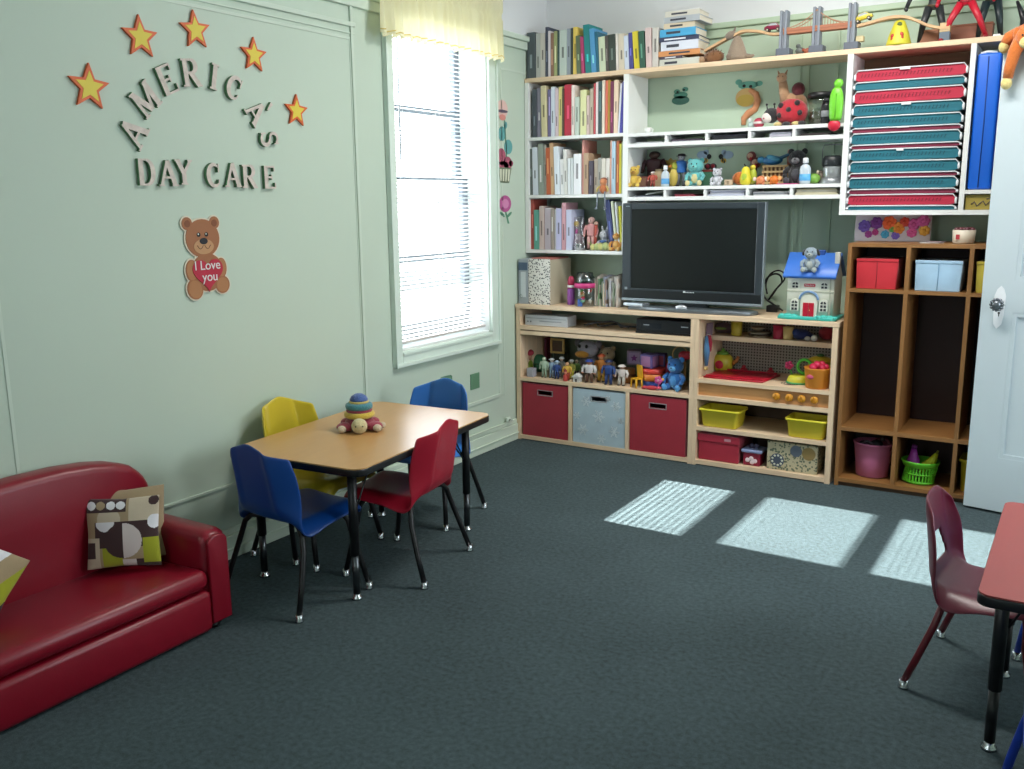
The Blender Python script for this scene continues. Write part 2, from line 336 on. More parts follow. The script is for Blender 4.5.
al=bpy.data.lights.new('ceiling_fill_lamp','AREA'); al.shape='RECTANGLE'; al.size=1.2; al.size_y=.17; al.energy=LAMP=33.; al.color=(1,.96,.91)  # fill light under the added ceiling fixture
ao=bpy.data.objects.new('ceiling_fill_lamp',al); COL.objects.link(ao); ao.location=(1.9,-.95,ZC-.08)
vs=scn.view_settings; vs.view_transform='Standard'; vs.look='None'; vs.gamma=1; vs.use_curve_mapping=False; vs.exposure=.47
# ================================================================== WALL LETTERS, STARS, STICKERS
def seg(p,q,w):
    p,q=Vector(p),Vector(q); d=(q-p).normalized(); n=Vector((-d.y,d.x))*w/2
    return [tuple(p+n),tuple(p-n),tuple(q-n),tuple(q+n)]
def arcp(cx,cz,rx,rz,a0,a1,w0,w1=None,n=14):
    w1=w1 or w0; o=[];i=[]
    for k in range(n+1):
        t=k/n; a=R(a0+(a1-a0)*t); w=w0+(w1-w0)*math.sin(pi*t)
        o.append((cx+(rx+w/2)*math.cos(a),cz+(rz+w/2)*math.sin(a))); i.append((cx+(rx-w/2)*math.cos(a),cz+(rz-w/2)*math.sin(a)))
    return [[o[k],i[k],i[k+1],o[k+1]] for k in range(n)]
# strokes in a unit box: width about .8, height 1
T,t_=.21,.13
def srf(x,z,w=.3): return seg((x-w/2,z),(x+w/2,z),.07)
GL={'A':[seg((.08,.03),(.40,1),t_),seg((.40,1),(.74,.03),T),seg((.2,.34),(.6,.34),.09),srf(.08,.035,.26),srf(.74,.035,.3)],
'M':[seg((.1,.03),(.1,.97),t_),seg((.1,.97),(.46,.1),T),seg((.46,.1),(.82,.97),t_),seg((.82,.03),(.82,.97),T),srf(.1,.035,.24),srf(.82,.035,.32),srf(.08,.965,.22),srf(.86,.965,.22)],
'E':[seg((.16,.03),(.16,.97),T),seg((.05,.965),(.68,.965),.08),seg((.05,.035),(.72,.035),.08),seg((.16,.5),(.5,.5),.08),seg((.66,1),(.66,.76),.06),seg((.7,0),(.7,.26),.06),seg((.5,.38),(.5,.62),.06)],
'R':[seg((.16,.03),(.16,.97),T),srf(.14,.035,.32),srf(.1,.965,.22),seg((.1,.96),(.42,.96),.08),seg((.16,.5),(.42,.5),.08)]+arcp(.42,.73,.22,.23,-90,90,.08,T)+[seg((.38,.5),(.72,.03),T),srf(.76,.035,.2)],
'I':[seg((.3,.03),(.3,.97),T),srf(.3,.035,.36),srf(.3,.965,.36)],
'C':arcp(.42,.5,.33,.44,48,312,.08,T,22)+[seg((.64,.62),(.64,.98),.06),seg((.64,.2),(.66,.32),.06)],
'D':[seg((.16,.03),(.16,.97),T),seg((.05,.965),(.4,.965),.08),seg((.05,.035),(.4,.035),.08)]+arcp(.38,.5,.32,.465,-90,90,.08,T,18),
'Y':[seg((.1,.97),(.4,.45),T),seg((.74,.97),(.4,.45),t_),seg((.4,.03),(.4,.48),T),srf(.4,.035,.34),srf(.1,.965,.28),srf(.72,.965,.24)],
'S':arcp(.36,.735,.22,.215,30,270,.09,.13,16)+arcp(.36,.27,.24,.225,-150,90,.1,.17,16)+[seg((.58,.72),(.58,.98),.06),seg((.12,.02),(.12,.3),.06)],
"'":[[(.2,1),(.36,1),(.3,.62),(.24,.62)]]}
WOODL=M('#cdc2b8',.6,'wood'); LSIDE=M('#4f7a55',.6)
def letter(ch,px,py,h,ang,label,word):
    P=hit(px,py,0,.016); y0,z0=P.y,P.z; s=[]
    bm=bmesh.new()
    cxx={'M':.46,'I':.3,"'":.28}.get(ch,.4); czz=.5 if ch!="'" else .8
    wsc=.98
    for pi_,poly in enumerate(GL[ch]):
        pts=[]
        for (u,v) in poly:
            a=(u-cxx)*h*wsc; b=(v-czz)*h; pts.append((a*math.cos(ang)-b*math.sin(ang),a*math.sin(ang)+b*math.cos(ang)))
        add(bm,('prism',pts,'x',.002,.016+.00012*(pi_ if ch not in 'CDRS' else min(pi_,6)+(pi_%2)*.4+pi_*.3)))
    for f in bm.faces: f.material_index=0 if f.normal.x>.7 else 1
    bm.normal_update()
    for f in bm.faces: f.material_index=0 if abs(f.normal.x)>.7 else 1
    me=bpy.data.meshes.new('letter'); bm.to_mesh(me); bm.free(); me.materials.append(WOODL); me.materials.append(LSIDE)
    o=bpy.data.objects.new('wall_letter',me); COL.objects.link(o); o.location=(0,y0,z0)
    tag(o,label,'letter','wooden letters of '+word); return o
def zp(a,b): return 60+a/3.938,b/3.938
for ch,a,b,h,ang,lab in [('A',292,522,.10,58,'wooden letter A starting the curved word on the wall'),('M',338,392,.10,42,'wooden letter M on the wall, right after the first A'),
  ('E',425,312,.10,24,'wooden letter E near the top of the curved word'),('R',516,286,.098,6,'wooden letter R at the top of the curved word'),('I',609,302,.096,-12,'wooden letter I of the curved word, right of the R'),
  ('C',688,346,.094,-28,'wooden letter C of the curved word, between I and A'),('A',772,440,.094,-52,'wooden letter A descending on the right of the curved word'),("'",826,422,.10,-40,'small wooden apostrophe beside the last A of the curved word'),('S',826,550,.095,-84,'wooden letter S at the right end of the curved word')]:
    letter(ch,*zp(a,b),h,R(ang),lab,'the curved word')
for ch,a,b,lab in [('D',341,678,'wooden letter D starting the straight line below the curve'),('A',425,683,'wooden letter A between D and Y in the straight line'),('Y',489,678,'wooden letter Y ending the first word of the straight line'),
  ('C',607,690,'wooden letter C starting the last word of the straight line'),('A',680,690,'wooden letter A right after the C of the straight line'),('R',746,695,'wooden letter R before the last E of the straight line'),('E',828,698,'wooden letter E ending the straight line on the wall')]:
    letter(ch,*zp(a,b),.09 if ch!='D' else .092,0,lab,'the straight line')
def star_pts(r,k=.42,rot=0): return [((r if i%2==0 else r*k)*math.sin(rot+pi*i/5),(r if i%2==0 else r*k)*math.cos(rot+pi*i/5)) for i in range(10)]
for i,(px,py,r,rot,lab) in enumerate([(90,87,.078,.06,'orange edged yellow star, leftmost and lowest on the left of the arch'),(141,37,.075,-.02,'orange edged yellow star, second from the left above the letters'),(196,30,.071,-.08,'orange edged yellow star at the very top of the arch'),
    (254.5,55,.069,.03,'orange edged yellow star, upper right of the arch'),(297,111,.068,0.05,'orange edged yellow star, rightmost, above the end of the curved word')]):
    P=hit(px,py,0,.013)
    t=thing('wall_star',lab,'star decoration',(0,P.y,P.z),0,'stars over the letters')
    obj('border',[('prism',star_pts(r,.44,rot),'x',.002,.012)],M('#d8602c',.5),t)
    obj('face',[('prism',star_pts(r*.68,.46,rot),'x',.012,.0135)],M('#dcc845',.55),t)
# bear cut-out
P=hit(207,258,0,.009); by,bz=P.y,P.z
t=thing('bear_cutout','flat brown teddy bear cutout holding a red heart, below the letters','wall decoration',(0,by,bz))
def ellp(cy_,cz_,ry,rz,n=28,rot=0):
    return [(cy_+ry*math.cos(a)*math.cos(rot)-rz*math.sin(a)*math.sin(rot),cz_+ry*math.cos(a)*math.sin(rot)+rz*math.sin(a)*math.cos(rot)) for a in [2*pi*i/n for i in range(n)]]
def E_(cy_,cz_,ry,rz,x0,x1,rot=0): return ('prism',ellp(cy_,cz_,ry,rz,28,rot),'x',x0,x1)
k=.30/640 # metres per zoomed pixel of the bear crop (about .31 m tall)
def B(u,v): return ((u-285)*k*1.25,(395-v)*k*1.1)
def be(u,v,ru,rv,x0,x1,rot=0,g=0): c=B(u,v); return E_(c[0],c[1],(ru+g)*k*1.25,(rv+g)*k*1.1,x0,x1,rot)
def bearset(g,x0,x1): return [('prism',s[1],'x',x0,x1+.00015*i) for i,s in enumerate([be(265,250,135,140,x0,x1,0,g),be(148,140,40,46,x0,x1,0,g),be(366,138,40,46,x0,x1,0,g),be(285,500,130,140,x0,x1,0,g),be(160,480,48,80,x0,x1,0,g),be(400,475,42,75,x0,x1,0,g),be(175,615,62,78,x0,x1,.35,g),be(400,600,58,66,x0,x1,-.35,g)])]
obj('backing',bearset(10,.002,.006),M('#d6cdb8',.6),t)
obj('body',bearset(0,.006,.008),M('#9a6440',.6),t)
for q in ((160,478,40,72),(400,473,36,68)): obj('arm',[be(*q,.008,.0092)],M('#a9764c',.6),t)
for q in ((175,617,52,66,.35),(400,602,48,55,-.35)): obj('leg',[be(*q[:4],.008,.0092,q[4])],M('#a9764c',.6),t)
for u in (150,364): obj('inner_ear',[be(u,141,22,26,.008,.0092)],M('#7d4a2c',.6),t)
obj('muzzle',[be(268,310,80,56,.008,.0092)],M('#b98d63',.6),t)
for u in (232,294):
    ey=obj('eye',[be(u,222,14,16,.008,.0095)],BLACKM,t); obj('highlight',[be(u-3,218,5,6,.0095,.0098)],WHITE,ey)
obj('nose',[be(268,270,32,24,.0092,.0102)],M('#22242a',.3),t)
sm=[('tube',[(.0095,*B(268+s*(5+50*q),(300+26*math.sin(pi*min(1,q*1.05))))) for q in [i/8 for i in range(9)]],.0012,5) for s in (-1,1)]
obj('smile',sm,M('#4b2e1e',.6),t)
hp=[]
for i in range(40):
    a=2*pi*i/40; hp.append((16*math.sin(a)**3,13*math.cos(a)-5*math.cos(2*a)-2*math.cos(3*a)-math.cos(4*a)))
hc=B(285,505)
ht=obj('heart',[('prism',[(hc[0]+x*9.6*k,hc[1]+z*9.2*k) for x,z in hp],'x',.0092,.0115)],M('#b3203a',.5),t)
text_mesh('lettering','I Love',.05,.0006,WHITE,ht,(.0125,*B(280,450)),(R(90),0,R(90)))
text_mesh('lettering','you',.05,.0006,WHITE,ht,(.0125,*B(295,535)),(R(90),0,R(90)))
# flower-pot and rose stickers right of the window
P=hit(503,141,0,0); t=thing('flower_pot_sticker','wall sticker of a flower in a hat growing from a basket, right of the window','wall sticker',(0,-.1,P.z))
def D(u,v): return ((u-522)*.0033,(448-v)*.00168)
def q_(pts,x0=.001,x1=.003): return ('prism',[D(u,v) for u,v in pts],'x',x0,x1)
def qe(u,v,ru,rv,rot=0,x0=.001,x1=.003): c=D(u,v); return E_(c[0],c[1],ru*.0033,rv*.00168,x0,x1,rot)
obj('flower_face',[qe(519,345,17,30)],M('#d9b9b0',.6),t); obj('hat_band',[qe(519,352,17,5,0,.003,.004)],M('#5d5566',.6),t); obj('cheeks',[qe(519,372,10,10,0,.003,.004)],M('#d08a80',.6),t)
obj('leaf',[qe(517,425,11,24,-.3),qe(537,466,13,24,.25),qe(529,396,5,12,-.4)],M('#5fa0a0',.6),t)
obj('blossom',[qe(515,500,13,28),qe(534,520,14,22),qe(520,528,17,14),qe(545,520,7,10)],M('#a8586e',.6),t)
obj('stem',[q_([(524,380),(527,380),(533,500),(530,500)])],M('#5f8f78',.6),t)
obj('basket',[q_([(503,535),(546,535),(538,585),(511,585)],.001,.004)],M('#6c7a62',.6),t)
obj('basket_weave',[q_([(508+i*9,540),(514+i*9,540),(513+i*8,580),(509+i*8,580)],.004,.005) for i in range(4)],M('#cfd3bd',.6),t)
t=thing('rose_sticker','small pink rose wall sticker below the flower basket sticker','wall sticker',(0,-.1,P.z))
obj('petals',[qe(525,655,19,28)],M('#b0568e',.6),t); obj('inner_petals',[qe(525,655,11,16,0,.003,.004),qe(520,648,5,7,0,.004,.005)],M('#c984ae',.6),t)
obj('stem',[q_([(524,682),(528,682),(538,722),(533,722)]),qe(515,690,9,5,-.5),qe(538,692,9,5,.5)],M('#5d9478',.6),t)
# ================================================================== SOFA
RED=M('#800920',.36,'vinyl'); SY0,SY1=-3.55,-2.625
t=thing('childrens_sofa','small glossy red vinyl sofa standing against the left wall','sofa',(0,0,0))
obj('base',[bx(.05,.485,SY0+.09,SY1-.09,.008,.152,.02)],RED,t)
c=[('box',(.272,(SY0+SY1)/2,.183),(.428,SY1-SY0-.19,.07),(0,R(-3),0),.028)]
obj('seat_cushion',c,RED,t)
L_=SY1-SY0; bo=[(SY0+.005,.12),(SY1-.02,.12)]
n=60
prof=[]
for i in range(n+1):
    u=i/n; y=SY1-.02-(L_-.025)*u; e=min(u,1-u)
    dd=e*(L_-.025); K=[(0,.40),(.012,.45),(.035,.495),(.075,.532),(.14,.556),(.22,.572),(.33,.583),(.6,.588)]
    for (a_,b_),(c_,d_) in zip(K,K[1:]):
        if a_<=dd<=c_: zt=b_+(d_-b_)*(dd-a_)/(c_-a_)
    prof.append((y,zt))
obj('backrest',[('prism',bo+prof,'x',.022,.13,.028)],RED,t)
for (a,b) in ((SY1-.105,SY1),(SY0,SY0+.105)):
    ar=obj('armrest',[bx(.03,.478,a,b,.01,.35,.038)],RED,t)
    f=.49
    obj('front_panel',[('prism',[(a+.012,.03),(b-.012,.03),(b-.012,.31)]+[((a+b)/2+(b-a-.024)/2*math.cos(x),.31+.026*math.sin(x)) for x in [pi*j/10 for j in range(1,10)]]+[(a+.012,.31)],'x',.465,.484,.005)],RED,ar)
for x in (.08,.44):
    for y in (SY0+.06,SY1-.06): obj('foot',[('cyl',(x,y,0),(x,y,.014),.018)],BLACKM,t)
def cushion(name,label,loc,rot,sz,th,mats,pat):
    rows=[]; n=110
    for side in (1,-1):
        rr=[]
        for i in range(n+1):
            v=-1+2*i/n; row=[]
            for j in range(n+1):
                u=-1+2*j/n
                h=((1-u*u)*(1-v*v)); h=th/2*(h**.42 if h>0 else 0)
                pin=1-.06*(1-abs(u))*abs(v)**3; pin2=1-.06*(1-abs(v))*abs(u)**3
                row.append((u*sz/2*pin2,side*-h,v*sz/2*pin))
            rr.append(row)
        rows.append(rr)
    bm=bmesh.new()
    for si,rr in enumerate(rows):
        V=[[bm.verts.new(p) for p in r] for r in rr]
        for i in range(n):
            for j in range(n):
                f=bm.faces.new((V[i][j],V[i][j+1],V[i+1][j+1],V[i+1][j])); f.smooth=True
                f.material_index=pat((j+.5)/n,1-(i+.5)/n)
    bmesh.ops.remove_doubles(bm,verts=bm.verts,dist=.0004); bmesh.ops.recalc_face_normals(bm,faces=bm.faces)
    me=bpy.data.meshes.new(name); bm.to_mesh(me); bm.free()
    for q in mats: me.materials.append(q)
    o=bpy.data.objects.new(name,me); COL.objects.link(o); o.location=loc; o.rotation_euler=rot
    return tag(o,label,'cushion','cushions on the sofa')
PM=[M(h,.85,'fabric') for h in ('#a08c6c','#3a2424','#cfc4c0','#9aa01c','#c2b49c','#e2e2e6')]
def retro(u,v):
    def C(cx,cy,r): return (u-cx)**2+(v-cy)**2<r*r
    if v<.20 and u<.56:
        for cx,m_ in ((.09,5),(.22,0),(.36,5),(.49,5)):
            if C(cx,.10,.062): return m_
        return 1
    if C(.93,.06,.07): return 1
    if C(.95,.36,.1): return 5
    if C(.52,.61,.25): return 1 if u<.52 else 2
    if u<.42 and v>.34 and C(.28,.34,.13): return 5
    if u>.78 and v>.58 and v<.95: return 3
    if u>.78 and v>.46 and v<=.58: return 1
    if v>.70 and u>.24 and u<.50: return 3
    if v>.88 and u>.5: return 2 if u<.68 else 1
    if u<.14 and v>.62 and v<.85: return 1
    if u<.2 and v>.55: return 4
    if v>.34 and u>.14 and v<.7: return 1
    if C(.33,.3,.16): return 4
    return 0 if (u<.6 or v>.46) else 4
def retro2(u,v): return [1,5,5,0,3,1][int(((u*.9+v*.5)*4.3))%6]
CTH=.07
cushion('retro_cushion','beige cushion with brown, white and lime circles, resting by the armrest',(.222,-2.845,.348),(R(-14),0,R(42)),.235,CTH,PM,retro)
cushion('plain_cushion','plain tan cushion mostly hidden behind the circle patterned cushion',(.170,-2.79,.352),(R(-20),0,R(50)),.245,.06,PM,lambda u,v:0)
cushion('spotted_cushion','black, white and lime cushion at the left edge, leaning on the sofa back',(.20,-3.345,.352),(R(-28),R(38),R(62)),.25,.07,PM,retro2)
# ================================================================== TABLES
def ctable(name,label,loc,rz,W,L,H,topm,edgem,legs,cr=.05):
    t=thing(name,label,'table',loc,rz)
    def rr(w,l,r): 
        o=[]
        for sx,sy_,a0 in ((1,1,0),(-1,1,90),(-1,-1,180),(1,-1,270)):
            for i in range(7):
                a=R(a0+15*i); o.append((sx*(w/2-r)+r*math.cos(a),sy_*(l/2-r)+r*math.sin(a)))
        return o
    obj('tabletop',[('prism',rr(W-.004,L-.004,cr),'z',H-.004,H)],topm,t)
    obj('edge_band',[('prism',rr(W,L,cr),'z',H-.030,H-.0035,.004)],edgem,t)
    for x,y in legs:
        im=M('#5e6164',.3,'',1.) if cr>.04 else BLACKM
        l=obj('leg',[('tube',[(x,y,H-.03),(x,y,.17)],.017,14)],BLACKM,t)
        obj('leg_insert',[('cyl',(x,y,.18),(x,y,.022),.0135)],im,l)
        obj('glide',[('lathe',(x,y,0),[(.02,0),(.02,.008),(.013,.014),(.013,.026)],16)],CHROME,l)
        obj('brace',[('cyl',(x,y,H-.21),(x*.72,y*.86,H-.031),.0035,.0035,8),('cyl',(x,y,H-.21),(x*.9,y*.62 if abs(y)>.2 else y*.5,H-.031),.0035,.0035,8)],BLACKM,l)
    return t
TC=(.475,-1.885)
ctable('activity_table','low rectangular wood-grain table with black edge, four chairs around it',(TC[0],TC[1],0),R(4.5),.62,.96,.52,M('#c0925a',.3,'table'),BLACKM,[(.215,-.40),(.215,.40),(-.235,-.39),(-.235,.39)])
ctable('red_activity_table','low table with a dull red top, cut by the right edge of the photo',(3.10,-1.99,0),0,.74,.78,.52,M('#96403a',.42,'table'),BLACKM,[(-.325,-.14),(.3,-.3),(-.325,.3),(.3,.3)],.03)
# ================================================================== CHAIRS
def shell_rows(style,w=1.):
    rows=[]; nu=24
    prof=[(.185,.292,.130),(.180,.312,.150),(.160,.324,.165),(.10,.322,.174),(.02,.314,.177),(-.06,.308,.177),(-.115,.312,.176),(-.15,.332,.174),(-.168,.37,.171),(-.178,.43,.166),(-.188,.49,.162),(-.198,.545,.156),(-.204,.592,.148)]
    P=[]
    for a,b in zip(prof,prof[1:]):
        for k in range(2): P.append(tuple(a[i]+(b[i]-a[i])*k/2 for i in range(3)))
    P.append(prof[-1])
    for vi,(y,z,hw) in enumerate(P):
        row=[]; FL=.052 if style=='peak' else .026; back=max(0,min(1,(z-.33)/.08)); bend=max(0,1-abs((y+.14)/.13)) if z<.42 else max(0,(.46-z)/.1)
        for j in range(nu+1):
            u=-1+2*j/nu; a=abs(u); fl=max(0,(a-.62)/.38)
            yy=y+back*(.012*a*a+FL*fl**1.3)+(1-back)*bend*.03*fl; zz=z
            yy-=back*.007*math.exp(-((a-.56)/.07)**2)*(style=='peak')
            zz+=(1-back)*(.010*a*a-.030*fl**2)-bend*.028*fl**1.5
            if style=='peak':
                top=max(0,min(1,(z-.49)/.10)); zz+=top*(.016-.052*max(0,a-.10))
                hw2=hw
            else:
                top=max(0,min(1,(z-.47)/.12)); zz+=top*(.012-.055*a**3); hw2=hw*(1-.26*max(0,(z-.36)/.23))
            row.append((u*hw2*w,yy,zz))
        rows.append(row)
    return rows
def make_chair(label,color,legm,style,group,loc,rz,s=1.,sz=1.):
    t=thing('childrens_chair',label,'chair',loc,rz,group); t.scale=(s,s,s*sz)
    rows=shell_rows(style); pm=M(color,.36,'vinyl')
    bm=bmesh.new(); V=[[bm.verts.new(p) for p in r] for r in rows]
    for i in range(len(V)-1):
        for j in range(len(V[0])-1):
            z=(rows[i][j][2]+rows[i+1][j][2])/2; u=(j+.5)/(len(V[0])-1)*2-1; y=rows[i][j][1]
            if style=='hole' and .37<z<.47 and abs(u)<.42*(1.1-(z-.37)/.14): continue
            bm.faces.new((V[i][j],V[i][j+1],V[i+1][j+1],V[i+1][j])).smooth=True
    me=bpy.data.meshes.new('seat_shell'); bm.to_mesh(me); bm.free(); me.materials.append(pm)
    o=bpy.data.objects.new('seat_shell',me); COL.objects.link(o); o.parent=t
    md=o.modifiers.new('s','SOLIDIFY'); md.thickness=.009; md.offset=-1
    md=o.modifiers.new('b','SUBSURF'); md.levels=1; md.render_levels=2
    for sx in (-1,1):
        obj('seat_rail',[('tube',[(sx*.13,.10,.302),(sx*.135,0,.298),(sx*.13,-.10,.298)],.0095,10)],legm,t)
        for sy_ in (1,-1):
            ys=.1 if sy_>0 else -.10; ye=.155 if sy_>0 else -.185
            pts=[(sx*.09,ys*.8,.304),(sx*.13,ys,.300),(sx*.155,ys*1.1,.275),(sx*.17,ys+(ye-ys)*.25,.22),(sx*.19,ys+(ye-ys)*.65,.11),(sx*.203,ye,.02)]
            l=obj('leg',[('tube',pts,.0105,12)],legm,t)
            obj('glide',[('lathe',(sx*.204,ye,0),[(.015,0),(.015,.006),(.0115,.012),(.0125,.028)],14)],CHROME,l)
    obj('cross_bar',[('tube',[(-.13,-.07,.301),(.13,-.07,.301)],.008,8),('tube',[(-.13,.08,.305),(.13,.08,.305)],.008,8)],legm,t)
    return t
g='chairs around the wood-grain table'
make_chair('dark blue plastic chair at the near end of the table, closest to the sofa','#0c3f86',BLACKM,'peak',g,(.485,-2.315,0),R(-4))
make_chair('yellow plastic chair between the table and the left wall','#c9b42a',BLACKM,'peak',g,(.25,-1.955,0),R(-88),1.,1.035)
make_chair('light blue plastic chair at the far end of the table, nearest the shelves','#2f6cb4',BLACKM,'peak',g,(.37,-1.385,0),R(184))
make_chair('bright red plastic chair on the open side of the wood-grain table','#a3142c',BLACKM,'peak',g,(.66,-1.90,0),R(100))
g2='chairs around the red table'
make_chair('maroon plastic chair with a cut-out back, beside the red table','#5e0d26',M('#5e0f1c',.3),'hole',g2,(2.738,-1.735,0),R(-97),1.,.93)
make_chair('chair with blue tubular legs under the near corner of the red table','#1f3f9a',M('#1b3aa0',.3),'hole',g2,(3.03,-2.47,0),R(4))
make_chair('chair at the far end of the red table, only one blue leg visible','#1f3f9a',M('#1b3aa0',.3),'hole',g2,(3.005,-1.40,0),R(180))
# stacking plush on the table
t=thing('stacking_turtle_toy','soft ring-stacking turtle toy in red, yellow, teal and blue on the table','soft toy',(.43,-1.885,.52),R(40))
def ring(z,r,h): return ('lathe',(0,0,z),[(r*.3,0),(r*.8,.0),(r*.97,h*.2),(r,h*.5),(r*.97,h*.8),(r*.8,h),(r*.3,h)],24)
obj('base',[('ell',(0,0,.028),(.062,.062,.028))],M('#8f2f42',.9,'plush'),t)
for c_,r_ in (((.058,-.035,.02),(.035,.026,.019)),((-.058,-.035,.02),(.035,.026,.019)),((.05,.05,.02),(.03,.026,.018)),((-.05,.05,.02),(.03,.026,.018))): obj('flipper',[('ell',c_,r_)],M('#9c3a4c',.9,'plush'),t)
for c_,r_ in (((.07,-.058,.016),(.018,.018,.015)),((-.07,-.058,.016),(.018,.018,.015)),((.09,-.02,.018),(.014,.018,.013))): obj('paw',[('ell',c_,r_)],M('#cfc0a4',.9,'plush'),t)
h=obj('head',[('ell',(0,-.076,.031),(.032,.028,.031))],M('#cfc394',.9,'plush'),t)
obj('eye',[('ell',(.014,-.103,.035),(.003,.003,.003),None,8),('ell',(-.014,-.103,.035),(.003,.003,.003),None,8)],BLACKM,h)
obj('yellow_ring',[ring(.05,.062,.026)],M('#cdb040',.9,'plush'),t)
obj('red_ring',[ring(.073,.053,.014)],M('#93374a',.9,'plush'),t)
obj('teal_ring',[ring(.083,.055,.028)],M('#3f7f88',.9,'plush'),t)
obj('cream_ring',[ring(.109,.040,.012)],M('#cdb868',.9,'plush'),t)
obj('blue_cap',[('lathe',(0,0,.117),[(.036,0),(.037,.008),(.03,.02),(.016,.029),(.003,.031)],20)],M('#44609c',.9,'plush'),t)
# ================================================================== SHELVING AND CABINETS
YU=.13                      # front plane of the wall shelving; the cabinets below start at Y=0
ZT=2.114; ZTB=2.090
t=thing('top_shelf_board','long pine board along the top of the wall shelving','shelf',(0,0,0))
obj('board',[bx(.004,2.52,YU,YB-.012,ZTB,ZT,.002)],PINE,t)
# bookcase on the left, X 0..0.655
bc=thing('bookcase','white wall bookcase packed with books between the window wall and the television','bookcase',(0,0,0))
obj('side_panel',[bx(.004,.028,YU,YB-.012,1.118,ZTB)],WHITE,bc)
obj('side_panel',[bx(.634,.664,YU,YB-.012,1.118 if 0 else 1.118,ZTB)],WHITE,bc)
SH=[(1.783,1.765),(1.455,1.437),(1.137,1.118)]
for a,b in SH: obj('shelf',[bx(.028,.634,YU,YB-.012,b,a)],WHITE,bc)
# pigeonhole shelving in the middle, X 0.664..1.806
ph=thing('pigeonhole_shelf','white toy shelving with narrow paper slots above the television','shelf unit',(0,0,0))
XA,XB=.6645,1.806
T1,T2=1.777,1.490
for zt,zb in ((T1,1.703),(T2,1.417)):
    obj('tray_top',[bx(XA,XB,YU,YB-.012,zt-.017,zt)],WHITE,ph); obj('tray_bottom',[bx(XA,XB,YU,YB-.012,zb,zb+.02)],WHITE,ph)
    for x in (.885,1.112,1.34,1.566): obj('divider',[bx(x-.007,x+.007,YU+.002,YB-.012,zb+.02,zt-.017)],WHITE,ph)
# cot cabinet, X 1.808..2.5
cc=thing('cot_cabinet','white open cabinet holding a stack of red and teal sleeping cots','cabinet',(0,0,0))
X0,X1,X2,XE=1.808,2.338,2.36,2.62
CB=1.338
obj('side_panel',[bx(X0,X0+.026,YU-.01,YB-.012,CB,ZTB-.001)],WHITE,cc)
obj('side_panel',[bx(X1,X2,YU-.01,YB-.012,CB+.022,ZTB-.001)],WHITE,cc)
obj('side_panel',[bx(XE,XE+.022,YU-.01,YB-.012,CB,ZTB-.001)],WHITE,cc)
obj('bottom_board',[bx(X0+.026,XE,YU-.01,YB-.012,CB,CB+.022)],WHITE,cc)
obj('box_shelf',[bx(X2,XE,YU-.01,YB-.012,1.432,1.45)],WHITE,cc)
obj('back_panel',[bx(X0+.026,X1,YB-.03,YB-.013,CB+.022,ZTB-.001)],M('#7d6248',.6,'woodx'),cc)
# cots
RC,TC_=M('#b01a3a',.6,'fabric'),M('#0a6474',.6,'fabric'); WE=M('#d9dde0',.5)
lay=[('t',.02),('r',.05),('w',.022),('t',.052),('w',.018),('t',.052),('t',.052),('w',.018),('t',.052),('w',.02),('t',.05),('t',.052),('r',.058),('t',.036),('r',.052)]
names={'t':'teal','r':'red','w':'thin maroon'}
z=CB+.0225; tot=sum(l[1] for l in lay); 
sc_=(2.015-z)/tot
for i,(c,h) in enumerate(lay):
    h*=sc_; col={'t':TC_,'r':RC,'w':M('#7a1f3c',.6,'fabric')}[c]; k=len(lay)-1-i
    lab=('lowest' if i==0 else 'topmost' if k==0 else ORD[i]+' from the bottom')
    r=thing('sleeping_cot','%s folded cot with white edge piping, %s in the cot stack'%(names[c],lab),'cot',((X0+X1)/2+.010+random.uniform(-.002,.002),YU+.13,z),0,'folded cots in the white cabinet')
    w=.482; n=h*.5
    obj('pad',[('prism',[(-w/2,h*.2),(-w/2+.02,h*.06),(w/2-.02,h*.06),(w/2,h*.2),(w/2,h*.75),(w/2-.02,h*.92),(-w/2+.02,h*.92),(-w/2,h*.75)],'y',-.12,.10)],col,r)
    obj('piping',[('tube',[(-w/2-.004,-.118,h*.55),(-w/2+.012,-.125,h*.93),(0,-.125,h*.95),(w/2-.012,-.125,h*.93),(w/2+.004,-.118,h*.55)],.0028,6)],WE,r)
    for sx in (-1,1): obj('corner_cap',[('ell',(sx*(w/2+.001),-.118,h*.42),(.006,.009,h*.30),None,10)],WE,r)
    if h>.04: obj('stitching',[('box',(-w/2+.03+j*.0155,-.1212,h*.5),(.004,.002,h*.3),(0,R(20),0)) for j in range(26)],M('#7e1830' if c=='r' else '#0a4a58',.7),r)
    if i in (6,9,11,13,14): obj('name_tape',[bx(-.04+random.uniform(-.02,.04),.0+random.uniform(.0,.02),-.129,-.122,h*.78,h*1.0)],WHITE,r)
    z+=h
# blue mats standing
BM=M('#1464d4',.4,'vinyl')
for i,(a,b) in enumerate(((2.366,2.462),(2.468,2.55))):
    r=thing('blue_nap_mat','blue vinyl nap mat standing on end, %s'%('beside the cot stack' if i==0 else 'partly hidden behind the open door'),'mat',(0,0,0),0,'blue mats standing in the cabinet')
    s=[]
    s.append(bx(a,b,YU+.005+.008*i,YU+.22,1.451,2.045-.02*i,.012))
    obj('mat',s,BM,r)
    if i==0: obj('seam',[('tube',[(a+.045,YU+.004,1.46),(a+.047,YU+.003,1.75),(a+.045,YU+.004,2.03)],.0025,6)],M('#083a86',.5),r)
    obj('white_trim',[('tube',[(a+.01,YU+.02,2.045),((a+b)/2-.01,YU+.02,2.052),(b-.02,YU+.02,2.046)],.006,6)],WE,r)
